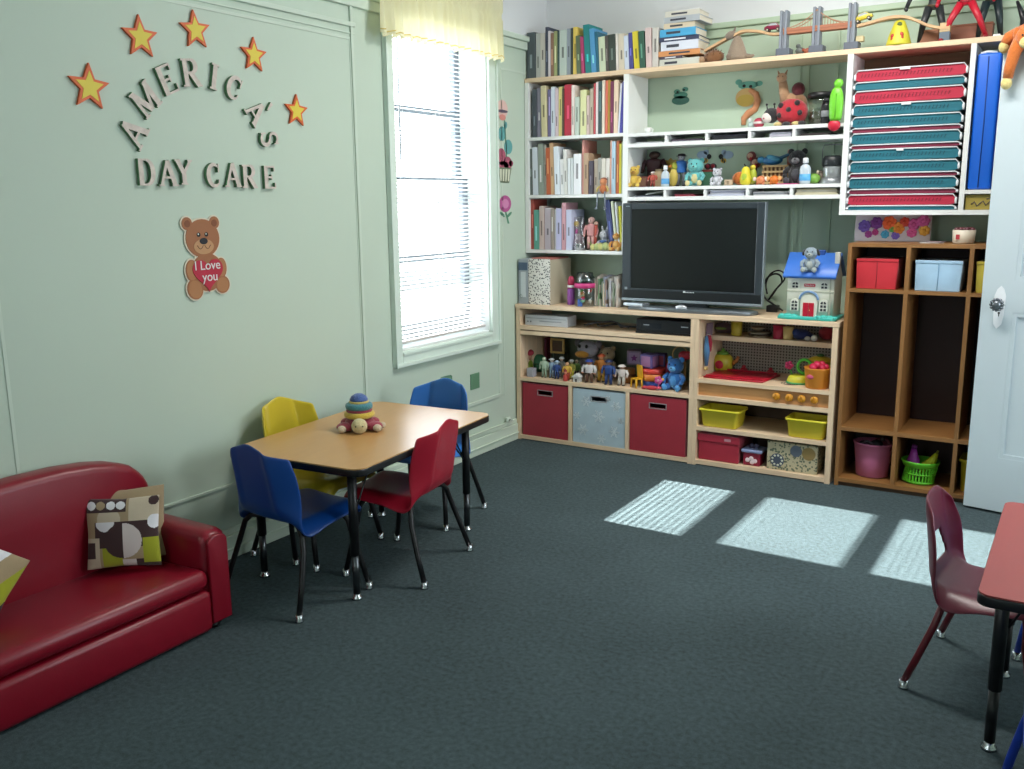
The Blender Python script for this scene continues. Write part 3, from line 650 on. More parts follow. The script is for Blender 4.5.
# golden game box
r=thing('game_box','mustard gold game box lying in the slot below the blue mats','box',(0,0,0))
obj('carton',[bx(2.365,2.60,YU+.004,YU+.24,1.3605,1.428,.002)],M('#9c8a3a',.5),r)
obj('script_mark',[('tube',[(2.39+.012*j,YU+.003,1.385+.012*math.sin(j*2.1)+.0012*j) for j in range(13)],.0028,6),('tube',[(2.45,YU+.003,1.408),(2.48,YU+.003,1.416),(2.53,YU+.003,1.408)],.0022,6)],M('#4a3d3a',.5),r)
# --- left storage cabinet --------------------------------------------------
YC=.388
sc1=thing('storage_cabinet','birch storage cabinet with three cloth bins below the television','cabinet',(0,0,0))
obj('side_panel',[bx(.012,.038,0,YC,0,.798)],PINEZ,sc1)
obj('side_panel',[bx(1.106,1.129,0,YC,0,.798)],PINEZ,sc1)
obj('shelf',[bx(.038,1.106,.0,YC,.674,.698)],PINE,sc1)
obj('shelf_rail',[bx(.038,1.106,.004,YC,.644,.668)],PINE,sc1)
obj('shelf',[bx(.038,1.106,0,YC,.364,.384)],PINE,sc1)
obj('bottom_board',[bx(.038,1.106,0,YC,.006,.03)],PINE,sc1)
obj('back_panel',[bx(.038,1.106,YC-.012,YC,.03,.644)],M('#6f7f68',.6),sc1)
for x in (.377,.742): obj('divider',[bx(x-.011,x+.011,0,YC,.03,.364)],PINEZ,sc1)
ct=thing('countertop','pale birch countertop running across both low cabinets','countertop',(0,0,0))
obj('board',[bx(.006,1.868,-.002,YC,.7985,.823,.002)],PINE,ct)
def bin_(label,cat,x0,x1,m_,z0=.031,z1=.352,yf=.006,inner='#3c1420',g='cloth bins in the storage cabinet'):
    r=thing('cloth_bin',label,cat,((x0+x1)/2,yf,z0),0,g); w=x1-x0; h=z1-z0; D_=.33; q=.012
    xa,xb=-.048,.048; za,zb=h*.80,h*.80+.026
    obj('front',[bx(-w/2,xa,0,q,0,h),bx(xb,w/2,0,q,0,h),bx(xa,xb,0,q,0,za),bx(xa,xb,0,q,zb,h)],m_,r)
    obj('body',[bx(-w/2,-w/2+q,q,D_,0,h),bx(w/2-q,w/2,q,D_,0,h),bx(-w/2+q,w/2-q,D_-q,D_,0,h),bx(-w/2+q,w/2-q,q,D_-q,0,q)],m_,r)
    obj('handle_slot_trim',[bx(xa-.004,xb+.004,-.002,.0,za-.004,za),bx(xa-.004,xb+.004,-.002,.0,zb,zb+.004),bx(xa-.004,xa,-.002,0,za,zb),bx(xb,xb+.004,-.002,0,za,zb)],M('#8f8a8c',.4),r)
    return r
RB=M('#96182c',.7,'fabric')
bin_('plain red cloth bin at the left end of the storage cabinet','bin',.05,.362,RB)
bb=bin_('pale blue cloth bin with white snowflakes between the two red ones','bin',.394,.727,M('#a8bcc6',.7,'fabric'))
rr=random.Random(3)
for (x,z,s_) in [(-.10,.08,.04),(.0,.17,.045),(.10,.09,.04),(-.08,.25,.036),(.11,.24,.036),(.02,.04,.03),(-.14,.16,.025),(.06,.28,.02),(.14,.16,.022)]:
    fl=[]
    for k in range(3):
        a=pi*k/3; fl.append(('box',(x,-.0012,z),(s_*1.8,.001,.006),(0,a,0)))
        for e in (-1,1): fl.append(('box',(x+e*s_*.55*math.cos(a),-.0012,z-e*s_*.55*math.sin(a)),(s_*.5,.001,.005),(0,a+pi/3,0)))
    obj('snowflake',fl,M('#d5e0e4',.7),bb)
bin_('plain red cloth bin beside the play kitchen end of the storage cabinet','bin',.758,1.09,RB)
# --- play kitchen cabinet ----------------------------------------------------
pk=thing('play_kitchen','birch play kitchen cabinet with four orange stove knobs','play kitchen',(0,0,0))
obj('side_panel',[bx(1.130,1.152,0,YC,0,.798)],PINEZ,pk)
obj('side_panel',[bx(1.838,1.864,0,YC,0,.798)],PINEZ,pk)
obj('utensil_shelf',[bx(1.152,1.838,.16,YC-.012,.668,.694)],PINE,pk)
obj('stove_top',[bx(1.152,1.838,0,YC-.012,.458,.478)],PINE,pk)
obj('control_panel',[bx(1.152,1.838,.02,.035,.388,.458)],M('#bd8a55',.5,'woodx'),pk)
obj('shelf',[bx(1.152,1.838,0,YC-.012,.366,.388)],PINE,pk)
obj('shelf',[bx(1.152,1.838,0,YC-.012,.196,.217)],PINE,pk)
obj('bottom_board',[bx(1.152,1.838,0,YC-.012,.006,.03)],PINE,pk)
obj('pegboard_back',[bx(1.152,1.838,YC-.012,YC,.388,.798)],M('#a9a49b',.6,'peg'),pk)
obj('lower_back',[bx(1.152,1.838,YC-.012,YC,.03,.388)],M('#5a4634',.6),pk)
KN=M('#c98a1e',.35)
for px,py in ((776,398),(788.7,398.8),(801.3,399.8),(814,401)):
    x,z=XZ(px,py,.0)
    k_=obj('stove_knob',[('lathe',(0,0,0),[(.011,0),(.013,.006),(.018,.008),(.02,.018),(.015,.026),(.004,.028)],18)],KN,pk,(x,.02,.424)); k_.rotation_euler=(R(90),0,0)
    obj('grip',[bx(-.004,.004,-.015,.015,.026,.033,.002)],M('#b27316',.35),k_)
bn=[]
for cx in (1.62,1.76):
    for r_ in (.02,.034,.048): bn.append(('tube',[(cx+r_*math.cos(a),.10+r_*.8*math.sin(a),.4788) for a in [2*pi*i/24 for i in range(25)]],.0015,5))
obj('burner_rings',bn,M('#5d564e',.6),pk)
# sink (red tray)
r=thing('red_play_sink','shallow red tray set on the play kitchen counter','tray',(1.33,.15,.4785))
obj('tray',[('prism',[(-.16,-.11),(.16,-.11),(.185,.13),(-.15,.13)],'z',0,.010,.003),bx(-.15,.16,-.105,-.09,.01,.018,.003),bx(-.14,.17,.112,.128,.01,.018,.003)],M('#a80f28',.35),r)
for x in (-.03,.12):
    obj('tap_knob',[('ell',(x,.17,.012),(.02,.015,.012)),('ell',(x,.17,.028),(.011,.011,.009))],M('#a01227',.35),r)
# yellow bins
def tub(name,label,cat,loc,w,d_,h,m_,grp=None,rim=.012,r0=.88,rz=0):
    r=thing(name,label,cat,loc,rz,grp)
    def rrect(w,d,rr=.02):
        o=[]
        for sx,sy_,a0 in ((1,1,0),(-1,1,90),(-1,-1,180),(1,-1,270)):
            for i in range(5): a=R(a0+22.5*i); o.append((sx*(w/2-rr)+rr*math.cos(a),sy_*(d/2-rr)+rr*math.sin(a)))
        return o
    L=[]
    for (s,z) in ((r0-.05,0.001),(r0,.004),(.97,h-.012),(.975,h-.012)): L.append([(x*s,y*s,z) for x,y in rrect(w,d_)])
    for (s,z) in ((1.06,h-.012),(1.06,h-.001),(.99,h),(.95,h-.004),(r0-.03,.008)): L.append([(x*s,y*s,z) for x,y in rrect(w,d_)])
    L.append([(0.001*math.cos(a),.001*math.sin(a),.008) for a in [2*pi*i/20 for i in range(20)]])
    o=grid_obj('tub',L,m_,r,None,True)
    bm=bmesh.new(); bm.from_mesh(o.data); bm.verts.ensure_lookup_table(); bm.faces.new([bm.verts[i] for i in range(20)]); bmesh.ops.recalc_face_normals(bm,faces=bm.faces); bm.to_mesh(o.data); bm.free()
    return r
YB_=M('#d4c82e',.4)
tub('yellow_storage_tub','lime yellow plastic tub on the left below the stove knobs','tub',(1.272,.085,.2175),.215,.155,.10,YB_,'yellow tubs under the play stove')
tub('yellow_storage_tub','lime yellow plastic tub at the right end below the stove knobs','tub',(1.728,.083,.2175),.20,.15,.10,YB_,'yellow tubs under the play stove')
# red crate, small gift tin, floral box on the bottom
r=thing('red_crate','red fabric crate at the bottom left of the play kitchen','crate',(1.272,.02,.0305))
obj('body',[bx(-.112,.112,0,.25,0,.135,.006)],M('#9e1630',.6,'fabric'),r); obj('lid',[bx(-.117,.117,-.006,.255,.105,.145,.004)],M('#a81b36',.6,'fabric'),r); obj('label_mark',[bx(.035,.07,-.0075,-.006,.118,.132)],M('#c4909a',.6),r)
r=thing('gift_tin','small red tin with white flowers and a blue rim, between crate and flowered box','tin',(1.452,.03,.0305))
obj('tin',[bx(-.045,.045,0,.09,0,.075,.005)],M('#8a1a34',.5),r); obj('lid',[bx(-.055,.055,-.01,.10,.07,.088,.006)],M('#8490b4',.5),r)
obj('flower_print',[('ell',(x,-.002,z),(.013,.003,.012),None,10) for x,z in ((-.02,.03),(0,.04),(.02,.028),(.005,.02))],M('#e0ccd0',.6),r)
obj('bow',[('ell',(-.012,.04,.1),(.012,.01,.014)),('ell',(.012,.04,.1),(.012,.01,.014))],M('#4c4660',.6),r)
r=thing('floral_box','cream and slate flower patterned box at the bottom right of the play kitchen','box',(1.665,.025,.0305))
obj('box',[bx(-.13,.13,0,.24,0,.15,.004)],M('#b3a98a',.7,'leafy'),r)
obj('flower_print',[E__ for E__ in [('lathe',(0,0,0),[(.036,0),(.036,.0012)],20)]],M('#454f5e',.7),r,(-.075,-.0005,.052)).rotation_euler=(R(90),0,0)
obj('petal_print',[('ell',(-.075+.026*math.cos(a),-.0022,.052+.026*math.sin(a)),(.006,.0012,.006),None,8) for a in [2*pi*i/9 for i in range(9)]],M('#c8cab8',.7),r)
obj('flower_print',[('lathe',(0,0,0),[(.03,0),(.03,.0012)],20)],M('#56606c',.7),r,(.02,-.0005,.112)).rotation_euler=(R(90),0,0)
obj('flower_print',[('lathe',(0,0,0),[(.034,0),(.034,.0012)],20)],M('#8a7444',.7),r,(.085,-.0005,.105)).rotation_euler=(R(90),0,0)
# --- cubby locker ---------------------------------------------------------------
lk=thing('cubby_locker','tall brown wooden cubby locker with coat bays, partly behind the door','locker',(0,0,0))
LX0,LX1=1.886,2.98; OK_=M('#8c6236',.42,'woodz'); OKX=M('#8c6236',.42,'woodx'); LY=.36
obj('side_panel',[bx(LX0,LX0+.018,0.006,LY,0,1.207)],OK_,lk); obj('side_panel',[bx(LX1-.018,LX1,0.006,LY,0,1.207)],OK_,lk)
obj('top_board',[bx(LX0+.018,LX1-.018,0.006,LY,1.19,1.207)],OKX,lk)
obj('shelf',[bx(LX0+.018,LX1-.018,.006,LY-.01,.974,.99)],OKX,lk)
obj('bench_board',[bx(LX0+.018,LX1-.018,-.0+.006,LY-.01,.286,.306)],OKX,lk)
obj('bottom_board',[bx(LX0+.018,LX1-.018,.006,LY-.01,.022,.042)],OKX,lk)
obj('kick_board',[bx(LX0+.018,LX1-.018,.02,.035,0,.022)],M('#4a3522',.6),lk)
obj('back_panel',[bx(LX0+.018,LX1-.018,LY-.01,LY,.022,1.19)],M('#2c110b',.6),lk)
for x in (2.158,2.424,2.69):
    obj('divider',[bx(x-.009,x+.009,.006,LY-.01,.99,1.19)],OK_,lk)
    obj('divider',[bx(x-.009,x+.009,.006,LY-.01,.306,.974)],OK_,lk)
    obj('divider',[bx(x-.009,x+.009,.006,LY-.01,.042,.286)],OK_,lk)
# fabric bins on its top shelf
def sbin(label,x0,x1,h,col,dk):
    r=thing('fabric_cube_bin',label,'bin',((x0+x1)/2,.03,.9905),0,'fabric bins along the top of the locker'); w=x1-x0
    obj('bin_body',[('prism',[(-w/2+.003,0),(w/2-.005,0),(w/2,h),(-w/2,h)],'y',0,.22,.004)],M(col,.7,'fabric'),r)
    obj('front_seam',[('tube',[(0,-.0008,.005),(.001,-.0012,h*.5),(0,-.0008,h-.005)],.0014,5)],M(dk,.7),r)
    obj('rim',[bx(-w/2-.001,w/2+.001,-.003,.003,h-.012,h+.002,.002)],M(col,.6,'fabric'),r)
    return r
sbin('bright red fabric bin at the left of the locker top shelf',1.925,2.113,.142,'#c0202e','#7d101c')
sbin('light blue fabric bin in the middle of the locker top shelf',2.188,2.388,.140,'#9dbdd4','#5f88aa')
sbin('yellow fabric bin on the locker top shelf, cut by the door',2.445,2.62,.14,'#c2b03e','#8f7f22')
# baskets at the bottom
def round_basket(label,x,y,w,h,m_,name='plastic_basket',slots=False,d_=.15):
    r=thing(name,label,'basket',(x,y,.0425))
    if not slots:
        pr=[(w*.36,0),(w*.40,.006),(w*.44,h*.5),(w*.49,h),(w*.51,h),(w*.51,h-.006),(w*.475,h-.01),(w*.40,.012),(w*.02,.012)]
        obj('basket',[('lathe',(0,0,0),pr,32,(1,d_/w*1.1))],m_,r)
        return r
    bm=[]; n=30
    for i in range(n):
        a=2*pi*i/n; bm.append(('box',(w*.43*math.cos(a)*.98,w*.40*math.sin(a)*.9,h*.45),(.007,.007,h*.75),(0,R(10)*math.cos(a),a)))
    obj('slats',bm,m_,r)
    obj('rim',[('lathe',(0,0,h*.78),[(w*.455,0),(w*.52,h*.2),(w*.53,h*.22),(w*.53,h*.17),(w*.475,-.004)],32,(1,.9))],m_,r)
    obj('base',[('lathe',(0,0,0),[(w*.36,0),(w*.41,.006),(w*.425,h*.12),(w*.02,h*.12)],32,(1,.9))],m_,r)
    obj('handle_band',[('lathe',(0,0,h*.42),[(w*.438,0),(w*.446,0),(w*.446,.006),(w*.438,.006)],32,(1,.9))],m_,r)
    return r
r=round_basket('pink plastic basket of dark toys in the bottom left bay of the locker',2.04,.13,.19,.175,M('#b9688a',.4),'plastic_basket')
def lump(name,label,cat,loc,shapes,col,grp=None,parts=()):
    q=thing(name,label,cat,loc,0,grp); obj('body',shapes,M(col,.5),q)
    for nm,sh,c in parts: obj(nm,sh,M(c,.5),q)
    return q
lump('toy_shoe','small black toy sticking out of the pink basket','toy',(2.02,.09,.20),[('ell',(0,0,0),(.045,.03,.025),(0,.3,0)),('ell',(.04,.01,.015),(.03,.025,.02))],'#15151a',None,[('strap',[('tube',[(-.03,-.02,.01),(0,-.028,.035),(.03,-.02,.02)],.005,6)],'#2c2a30')])
lump('toy_ring','dark red ring toy sticking out of the pink basket','toy',(2.085,.11,.205),[('tube',[(.035*math.cos(a),.01*math.sin(a),.035*math.sin(a)) for a in [2*pi*i/16 for i in range(17)]],.01,8)],'#5c1220',None,[('ball',[('ell',(.0,0,.035),(.013,.013,.013))],'#2a1a1a')])
r=round_basket('lime green slotted basket in the second bay of the locker',2.265,.12,.165,.115,M('#5fc02c',.4),'slotted_basket',True)
lump('purple_toy_bottle','purple toy bottle standing in the lime green basket','toy',(2.232,.11,.065),[('lathe',(0,0,0),[(.03,0),(.03,.09),(.018,.12),(.012,.15),(.004,.15)],16)],'#7a1c78',None,[('cap',[('cyl',(0,0,.15),(.004,0,.165),.013)],'#5c1560')])
lump('yellow_toy_squash','yellow banana shaped toy leaning in the lime green basket','toy',(2.30,.11,.08),[('tube',[(-.035,0,.0),(-.01,0,.05),(.02,0,.085),(.035,0,.12)],[.018,.024,.02,.008],12)],'#b3b81e',None,[('stalk',[('cyl',(.035,0,.12),(.04,0,.135),.005)],'#7d7c1a')])
r=tub('yellow_floor_basket','yellow plastic basket in the third bay of the locker, mostly behind the door','basket',(2.53,.12,.0425),.17,.15,.16,M('#c8b020',.4))
# on top of the locker
r=thing('flower_canvas','small canvas of purple, orange and pink flowers propped on the locker','picture',(0,0,0))
a_=XZ(853,242,.2); b_=XZ(931,217,.2)
cx0,cx1=a_[0],b_[0]; 
obj('canvas',[('box',((cx0+cx1)/2,.235,1.208+.066),((cx1-cx0),.012,.132),(R(-6),0,0))],M('#b8b0b4',.7),r)
def fx(u): return cx0+(cx1-cx0)*u
fls=[(.13,.06,.03,'#5a3f8e'),(.19,.02,.018,'#8a2f7a'),(.29,.075,.03,'#5c1e6e'),(.28,.03,.016,'#9a2468'),(.46,.075,.034,'#c8501c'),(.41,.02,.02,'#3a8fb0'),(.55,.015,.02,'#6a50a8'),(.58,.05,.03,'#c87820'),(.66,.08,.024,'#b03018'),(.78,.07,.028,'#b04484'),(.90,.085,.03,'#b84c8c'),(.76,.03,.024,'#c8508c'),(.92,.04,.026,'#c89030'),(.5,.045,.015,'#3fa04a')]
for i,(u,v,r_,c) in enumerate(fls):
    s=[('ell',(fx(u)+r_*.62*math.cos(a),.224,1.222+v+r_*.62*math.sin(a)),(r_*.42,.006,r_*.42),None,8) for a in [2*pi*k/7+i for k in range(7)]]+[('ell',(fx(u),.2225,1.222+v),(r_*.36,.008,r_*.36),None,8)]
    obj('flower',s,M(c,.6),r)
x,z=XZ(963,243,.12)
r=thing('cream_mug','cream mug with a small red mark, filled with dark beads, on the locker','mug',(x,.13,1.2075))
obj('cup',[('lathe',(0,0,0),[(.043,0),(.046,.004),(.05,.062),(.047,.062),(.044,.01),(.002,.01)],24)],M('#cdc2b0',.4),r)
obj('bead_fill',[('ell',(.03*math.cos(k*2.4)*(k/9)**.5,.03*math.sin(k*2.4)*(k/9)**.5,.062),(.013,.013,.012),None,8) for k in range(14)],M('#5a2a34',.4),r)
obj('red_mark',[bx(-.028,-.012,-.0475,-.044,.02,.042)],M('#b83a44',.5),r)
r=thing('paper_sheets','loose pale papers lying on the locker beside the mug','paper',(2.235,.13,1.2072)); obj('sheet',[('box',(0,0,.002),(.1,.07,.003),(0,0,.2))],M('#bdb8b4',.8),r); obj('top_sheet',[('box',(.02,.0,.006),(.07,.05,.003),(0,0,-.3))],M('#8c7a80',.8),r)
# ================================================================== BOOKS
PAGE=M('#d9d2c0',.8)
def book(label,grp,x0,x1,y0,dep,z0,h,col,lean=0,title=True,fold=False,mk='book'):
    w=x1-x0; bm=bmesh.new()
    add(bm,('box',(w/2,dep/2,h/2),(w,dep,h),None,min(.002,w*.2)))
    add(bm,('box',(w/2,dep/2+.003,h/2+.0006),(w*.66,dep-.004,h)))
    bm.faces.ensure_lookup_table()
    for f in bm.faces[-6:]: f.material_index=1
    me=bpy.data.meshes.new(mk); bm.to_mesh(me); bm.free(); me.materials.append(M(col,.55)); me.materials.append(PAGE)
    o=bpy.data.objects.new(mk,me); COL.objects.link(o); o.location=(x0,y0,z0+abs(math.sin(R(lean)))*w*(1 if lean>0 else 0)); o.rotation_euler=(0,R(lean),0)
    tag(o,label,'book',grp)
    if title and w>.017:
        c=lin(col); L=sum(c[:3])/3; f_=1.45 if L<.3 else .62; tc='#%02x%02x%02x'%tuple(min(225,int(int(col[i:i+2],16)*f_+(26 if L<.3 else 0))) for i in (1,3,5))
        s=[]; q=random.Random(int(x0*9999)); z=h*.2
        z=h*q.uniform(.2,.45); l=h*q.uniform(.15,.4); s.append(bx(w*.36,w*.64,-.0007,.0002,z,z+l))
        obj('spine_title',s,M(tc,.6),o)
    return o
COLN={}
def row(shelf,grp,org,z0,txt,Y,dep=.19,xmax=9):
    cap={0:2.086,1:1.761,2:1.433}.get([s[0] for s in SH].index(z0),9) if z0 in [s[0] for s in SH] else 9
    last=.0; k=0
    ents=[l.split() for l in txt.strip().split('\n')]
    tot=len(ents)
    for e in ents:
        ux0,ux1,ut=map(float,e[:3]); col='#'+e[3]; nm=e[4].replace('_',' '); lean=float(e[5]) if len(e)>5 else 0
        xa,_=XZ(org[0]+ux0/8.533,org[1]+300/8.533,Y); xb,_=XZ(org[0]+ux1/8.533,org[1]+300/8.533,Y)
        zt=hit(org[0]+(ux0+ux1)/2/8.533,org[1]+ut/8.533,1,Y).z
        xa=max(xa,last+.0006); xb=min(max(xb,xa+.005),xmax)
        if xb-xa<.003: continue
        w=xb-xa; h=(min(zt,cap-abs(lean)*.0006)-z0)/math.cos(R(lean))-.001
        size='slim' if w<.016 else 'thick' if w>.038 else 'medium'
        ht=' tall' if h>.245 else ''
        label='%s%s %s book, %s from the left %s'%(size,ht,nm,ORD[k],shelf)
        book(label,grp,xa,xb,Y+random.uniform(0,.012),dep*random.uniform(.88,1),z0+.0006,h,col,lean)
        last=xb; k+=1
row('on the top board','books on the top board',(515,0),ZT,'''
100 168 275 4f585c charcoal
170 207 280 b4b8b4 light_grey
209 252 280 c6c2b8 pale_grey
255 280 228 454b5c slate
281 300 262 cdc8cc white
302 325 280 8a6a58 brown
326 354 262 98a070 sage_green
356 374 262 3f5a58 dark_teal
376 436 252 b8c6be grey_green
437 468 240 8f9aa4 blue_grey
470 486 236 394440 dark_green
488 522 226 dfc564 yellow 
524 562 300 5c6a50 olive -2
566 592 310 a83f68 magenta -3
596 648 205 1f7f80 teal -4
650 692 240 4f92c0 sky_blue -4
694 716 265 26657c deep_blue -4
718 774 310 c6d2b6 cream_green -3
776 800 300 55504c dark_brown -3
802 860 290 37423c black_green -3
862 880 282 d8d4ce ivory -2
882 932 282 cfc6b4 cream -2
934 972 300 c4cede pale_blue -3
974 1006 275 454688 navy -3
''',YU+.015)
row('in the last run beside the flat stack','books on the top board',(620,0),ZT-.004,'''
118 168 262 d8c93c lemon_yellow -5
170 216 262 34594a forest_green -4
222 272 232 d2bcba dusty_pink -3
276 328 232 c4c0ba speckled_grey -1
''',YU+.015)
row('on the first shelf','books on the first shelf',(515,60),SH[0][0],'''
145 180 248 4a525a slate
182 214 235 8a8898 mauve_grey
222 268 218 cdc49c cream -1
270 300 248 706a90 dusty_violet
302 332 226 ccd6e0 ice_white
334 362 240 cbbcc4 lilac
364 394 228 d8cc84 straw
396 411 240 5c5040 dark_olive
413 478 206 b2243c crimson
480 506 212 dcd0c8 off_white
510 545 312 bccabe mint_grey
553 606 252 d4d6a2 pale_lime
608 634 300 c8b2ac rose_beige
636 664 242 b0a492 taupe
666 682 195 b84a50 brick_red
684 704 185 d8d0d0 white
706 738 178 33484a pine_green
742 762 172 d8cebc ivory
764 784 172 d2705c salmon
786 808 166 a8842c ochre
810 836 180 6e2a4c plum
838 876 168 dfc8b0 peach
878 892 200 d8dce4 snow_white 3
894 918 185 4a4aa4 royal_blue 3
''',YU+.015,.19,.632)
row('on the second shelf','books on the second shelf',(515,130),SH[1][0],'''
122 146 160 55605c dark_grey_green
150 192 146 ccd4de pale_blue -1
196 240 115 8c968c grey_green -1
242 264 125 a4a298 stone -1
266 300 150 b45c38 rust -1
302 334 108 c4a27c tan -2
338 378 140 dce4ec ice_white -2
382 412 248 e0e2e2 white -2
416 446 165 d8d8d4 spiral_bound_white -2
450 472 240 dadfe2 frost_white -1
474 496 238 c4ccce silver -1
498 560 202 e4e6ea white_ring_binder
562 582 84 c48a80 tall_pink
584 624 196 b09478 brown_paper
628 664 262 46404c aubergine
666 700 248 a89c8c taupe
702 730 236 9c9c94 grey
734 768 242 ccc8bc cream
770 802 240 d2cfc8 light_cream
804 820 86 dca894 peach
822 852 95 a8c4d4 light_blue
854 880 88 b4603c burnt_orange
882 900 115 d0c434 yellow
902 916 95 a8b48c moss
''',YU+.015,.17,.632)
row('on the third shelf','books on the third shelf',(515,185),SH[2][0],'''
130 158 122 a04a40 brick_red
160 200 212 5c9c8c sea_green
204 244 180 c2b0aa rose_grey
248 298 196 b2a8b0 lilac_grey
302 326 198 9c9288 taupe
328 344 205 c8c8c8 silver_grey
346 392 198 b8b8d8 lavender
396 430 150 c496a0 dusty_pink
434 480 210 c0c4dc periwinkle
''',YU+.015,.17,.632)
row('of the leaning third shelf group','books on the third shelf',(515,185),SH[2][0],'''
806 850 128 2c3666 navy -8
856 874 138 c8d0b8 pale_green -7
878 894 148 d0d4dc white -6
898 916 180 c8c43c lime_yellow -4
''',YU+.015,.15,.632)
# plush and small things on the third shelf
def gx(org,u): return org[0]+u/8.533
def gy(org,v): return org[1]+v/8.533
O3=(515,185)
def at3(u,Y=YU+.04,org=O3,v=540): return XZ(gx(org,u),gy(org,v),Y)[0]
r=thing('clear_plastic_bag','crinkled clear plastic bag with coloured bits, standing on the third shelf','bag',(at3(535,.2),.2,SH[2][0]+.0006))
rows=[]
for i in range(9):
    t=i/8; rows.append([((.052+.006*math.sin(a*3+i))*(1-.25*t)*math.cos(a),(.035+.004*math.sin(a*4+i*2))*(1-.4*t)*math.sin(a),t*.19) for a in [2*pi*j/20 for j in range(20)]])
grid_obj('bag',rows,MIX_CLEAR('clear_film',(.78,.74,.76,1),.16,.25),r,None,True)
obj('contents',[('ell',(.0,0,.05),(.04,.026,.048)),('ell',(-.012,0,.12),(.026,.02,.05))],M('#8a7a84',.7,'plush'),r); obj('yellow_piece',[('ell',(.0,-.015,.15),(.018,.012,.018))],M('#b8a05c',.6),r); obj('magenta_piece',[('ell',(.005,-.026,.105),(.008,.008,.016))],M('#a04a80',.6),r)
r=thing('silver_cup','small shiny silver cup at the front of the third shelf','cup',(at3(548),.165,SH[2][0]+.0006))
obj('cup',[('lathe',(0,0,0),[(.016,0),(.018,.004),(.026,.034),(.029,.038),(.026,.037),(.016,.006),(.002,.006)],20)],CHROME,r); obj('handle',[('tube',[(.026,0,.03),(.04,0,.028),(.038,0,.014),(.022,0,.012)],.003,6)],CHROME,r)
# ---- generic toys ------------------------------------------------------------
def S(name,col,kind='plush',rough=.85): return M(col,rough,kind)
def plush(name,label,cat,loc,h,body,belly=None,ear=None,rz=0,group=None,ears='round',muz=None,kind='plush',scarf=None,headk=1.):
    "a sitting soft toy of height h"
    t=thing(name,label,cat,loc,rz,group); b=M(body,.85,kind); bl=M(belly or body,.85,kind)
    obj('body',[('ell',(0,0,h*.28),(h*.24,h*.2,h*.28))],b,t)
    if belly: obj('belly',[('ell',(0,-h*.075,h*.27),(h*.165,h*.14,h*.21))],bl,t)
    hd=obj('head',[('ell',(0,-h*.03,h*.69),(h*.245*headk,h*.215*headk,h*.22*headk))],b,t)
    obj('muzzle',[('ell',(0,-h*.2*headk,h*.63),(h*.11,h*.085,h*.085))],M(muz or belly or body,.8,kind),hd)
    obj('nose',[('ell',(0,-h*.285*headk,h*.66),(h*.03,h*.02,h*.022),None,8)],BLACKM,hd)
    for sx in (-1,1):
        obj('eye',[('ell',(sx*h*.09,-h*.215*headk,h*.75),(h*.026,h*.02,h*.03),None,8)],BLACKM,hd)
        if ears=='round': e=[('ell',(sx*h*.18*headk,0,h*.87),(h*.085,h*.04,h*.085))]
        elif ears=='long': e=[('ell',(sx*h*.12,0,h*.98),(h*.05,h*.035,h*.15),(0,sx*.25,0))]
        elif ears=='drop': e=[('ell',(sx*h*.25,-h*.02,h*.72),(h*.06,h*.08,h*.13),(0,sx*-.35,0))]
        else: e=[('cyl',(sx*h*.13,0,h*.84),(sx*h*.2,0,h*1.0),h*.06,h*.012)]
        obj('ear',e,M(ear or body,.85,kind),hd)
        obj('arm',[('tube',[(sx*h*.19,-h*.03,h*.44),(sx*h*.3,-h*.1,h*.34),(sx*h*.27,-h*.2,h*.24)],[h*.075,h*.07,h*.06],10),('ell',(sx*h*.27,-h*.21,h*.23),(h*.065,h*.06,h*.06))],b,t)
        obj('leg',[('tube',[(sx*h*.13,-h*.05,h*.1),(sx*h*.2,-h*.25,h*.09)],[h*.1,h*.085],10)],b,t)
        obj('foot',[('ell',(sx*h*.21,-h*.29,h*.1),(h*.085,h*.06,h*.1))],bl,t)
    if scarf: obj('scarf',[('lathe',(0,0,h*.48),[(h*.14,0),(h*.19,.2*h*.1),(h*.19,h*.07),(h*.14,h*.08)],18)],M(scarf,.7,'fabric'),t)
    return t
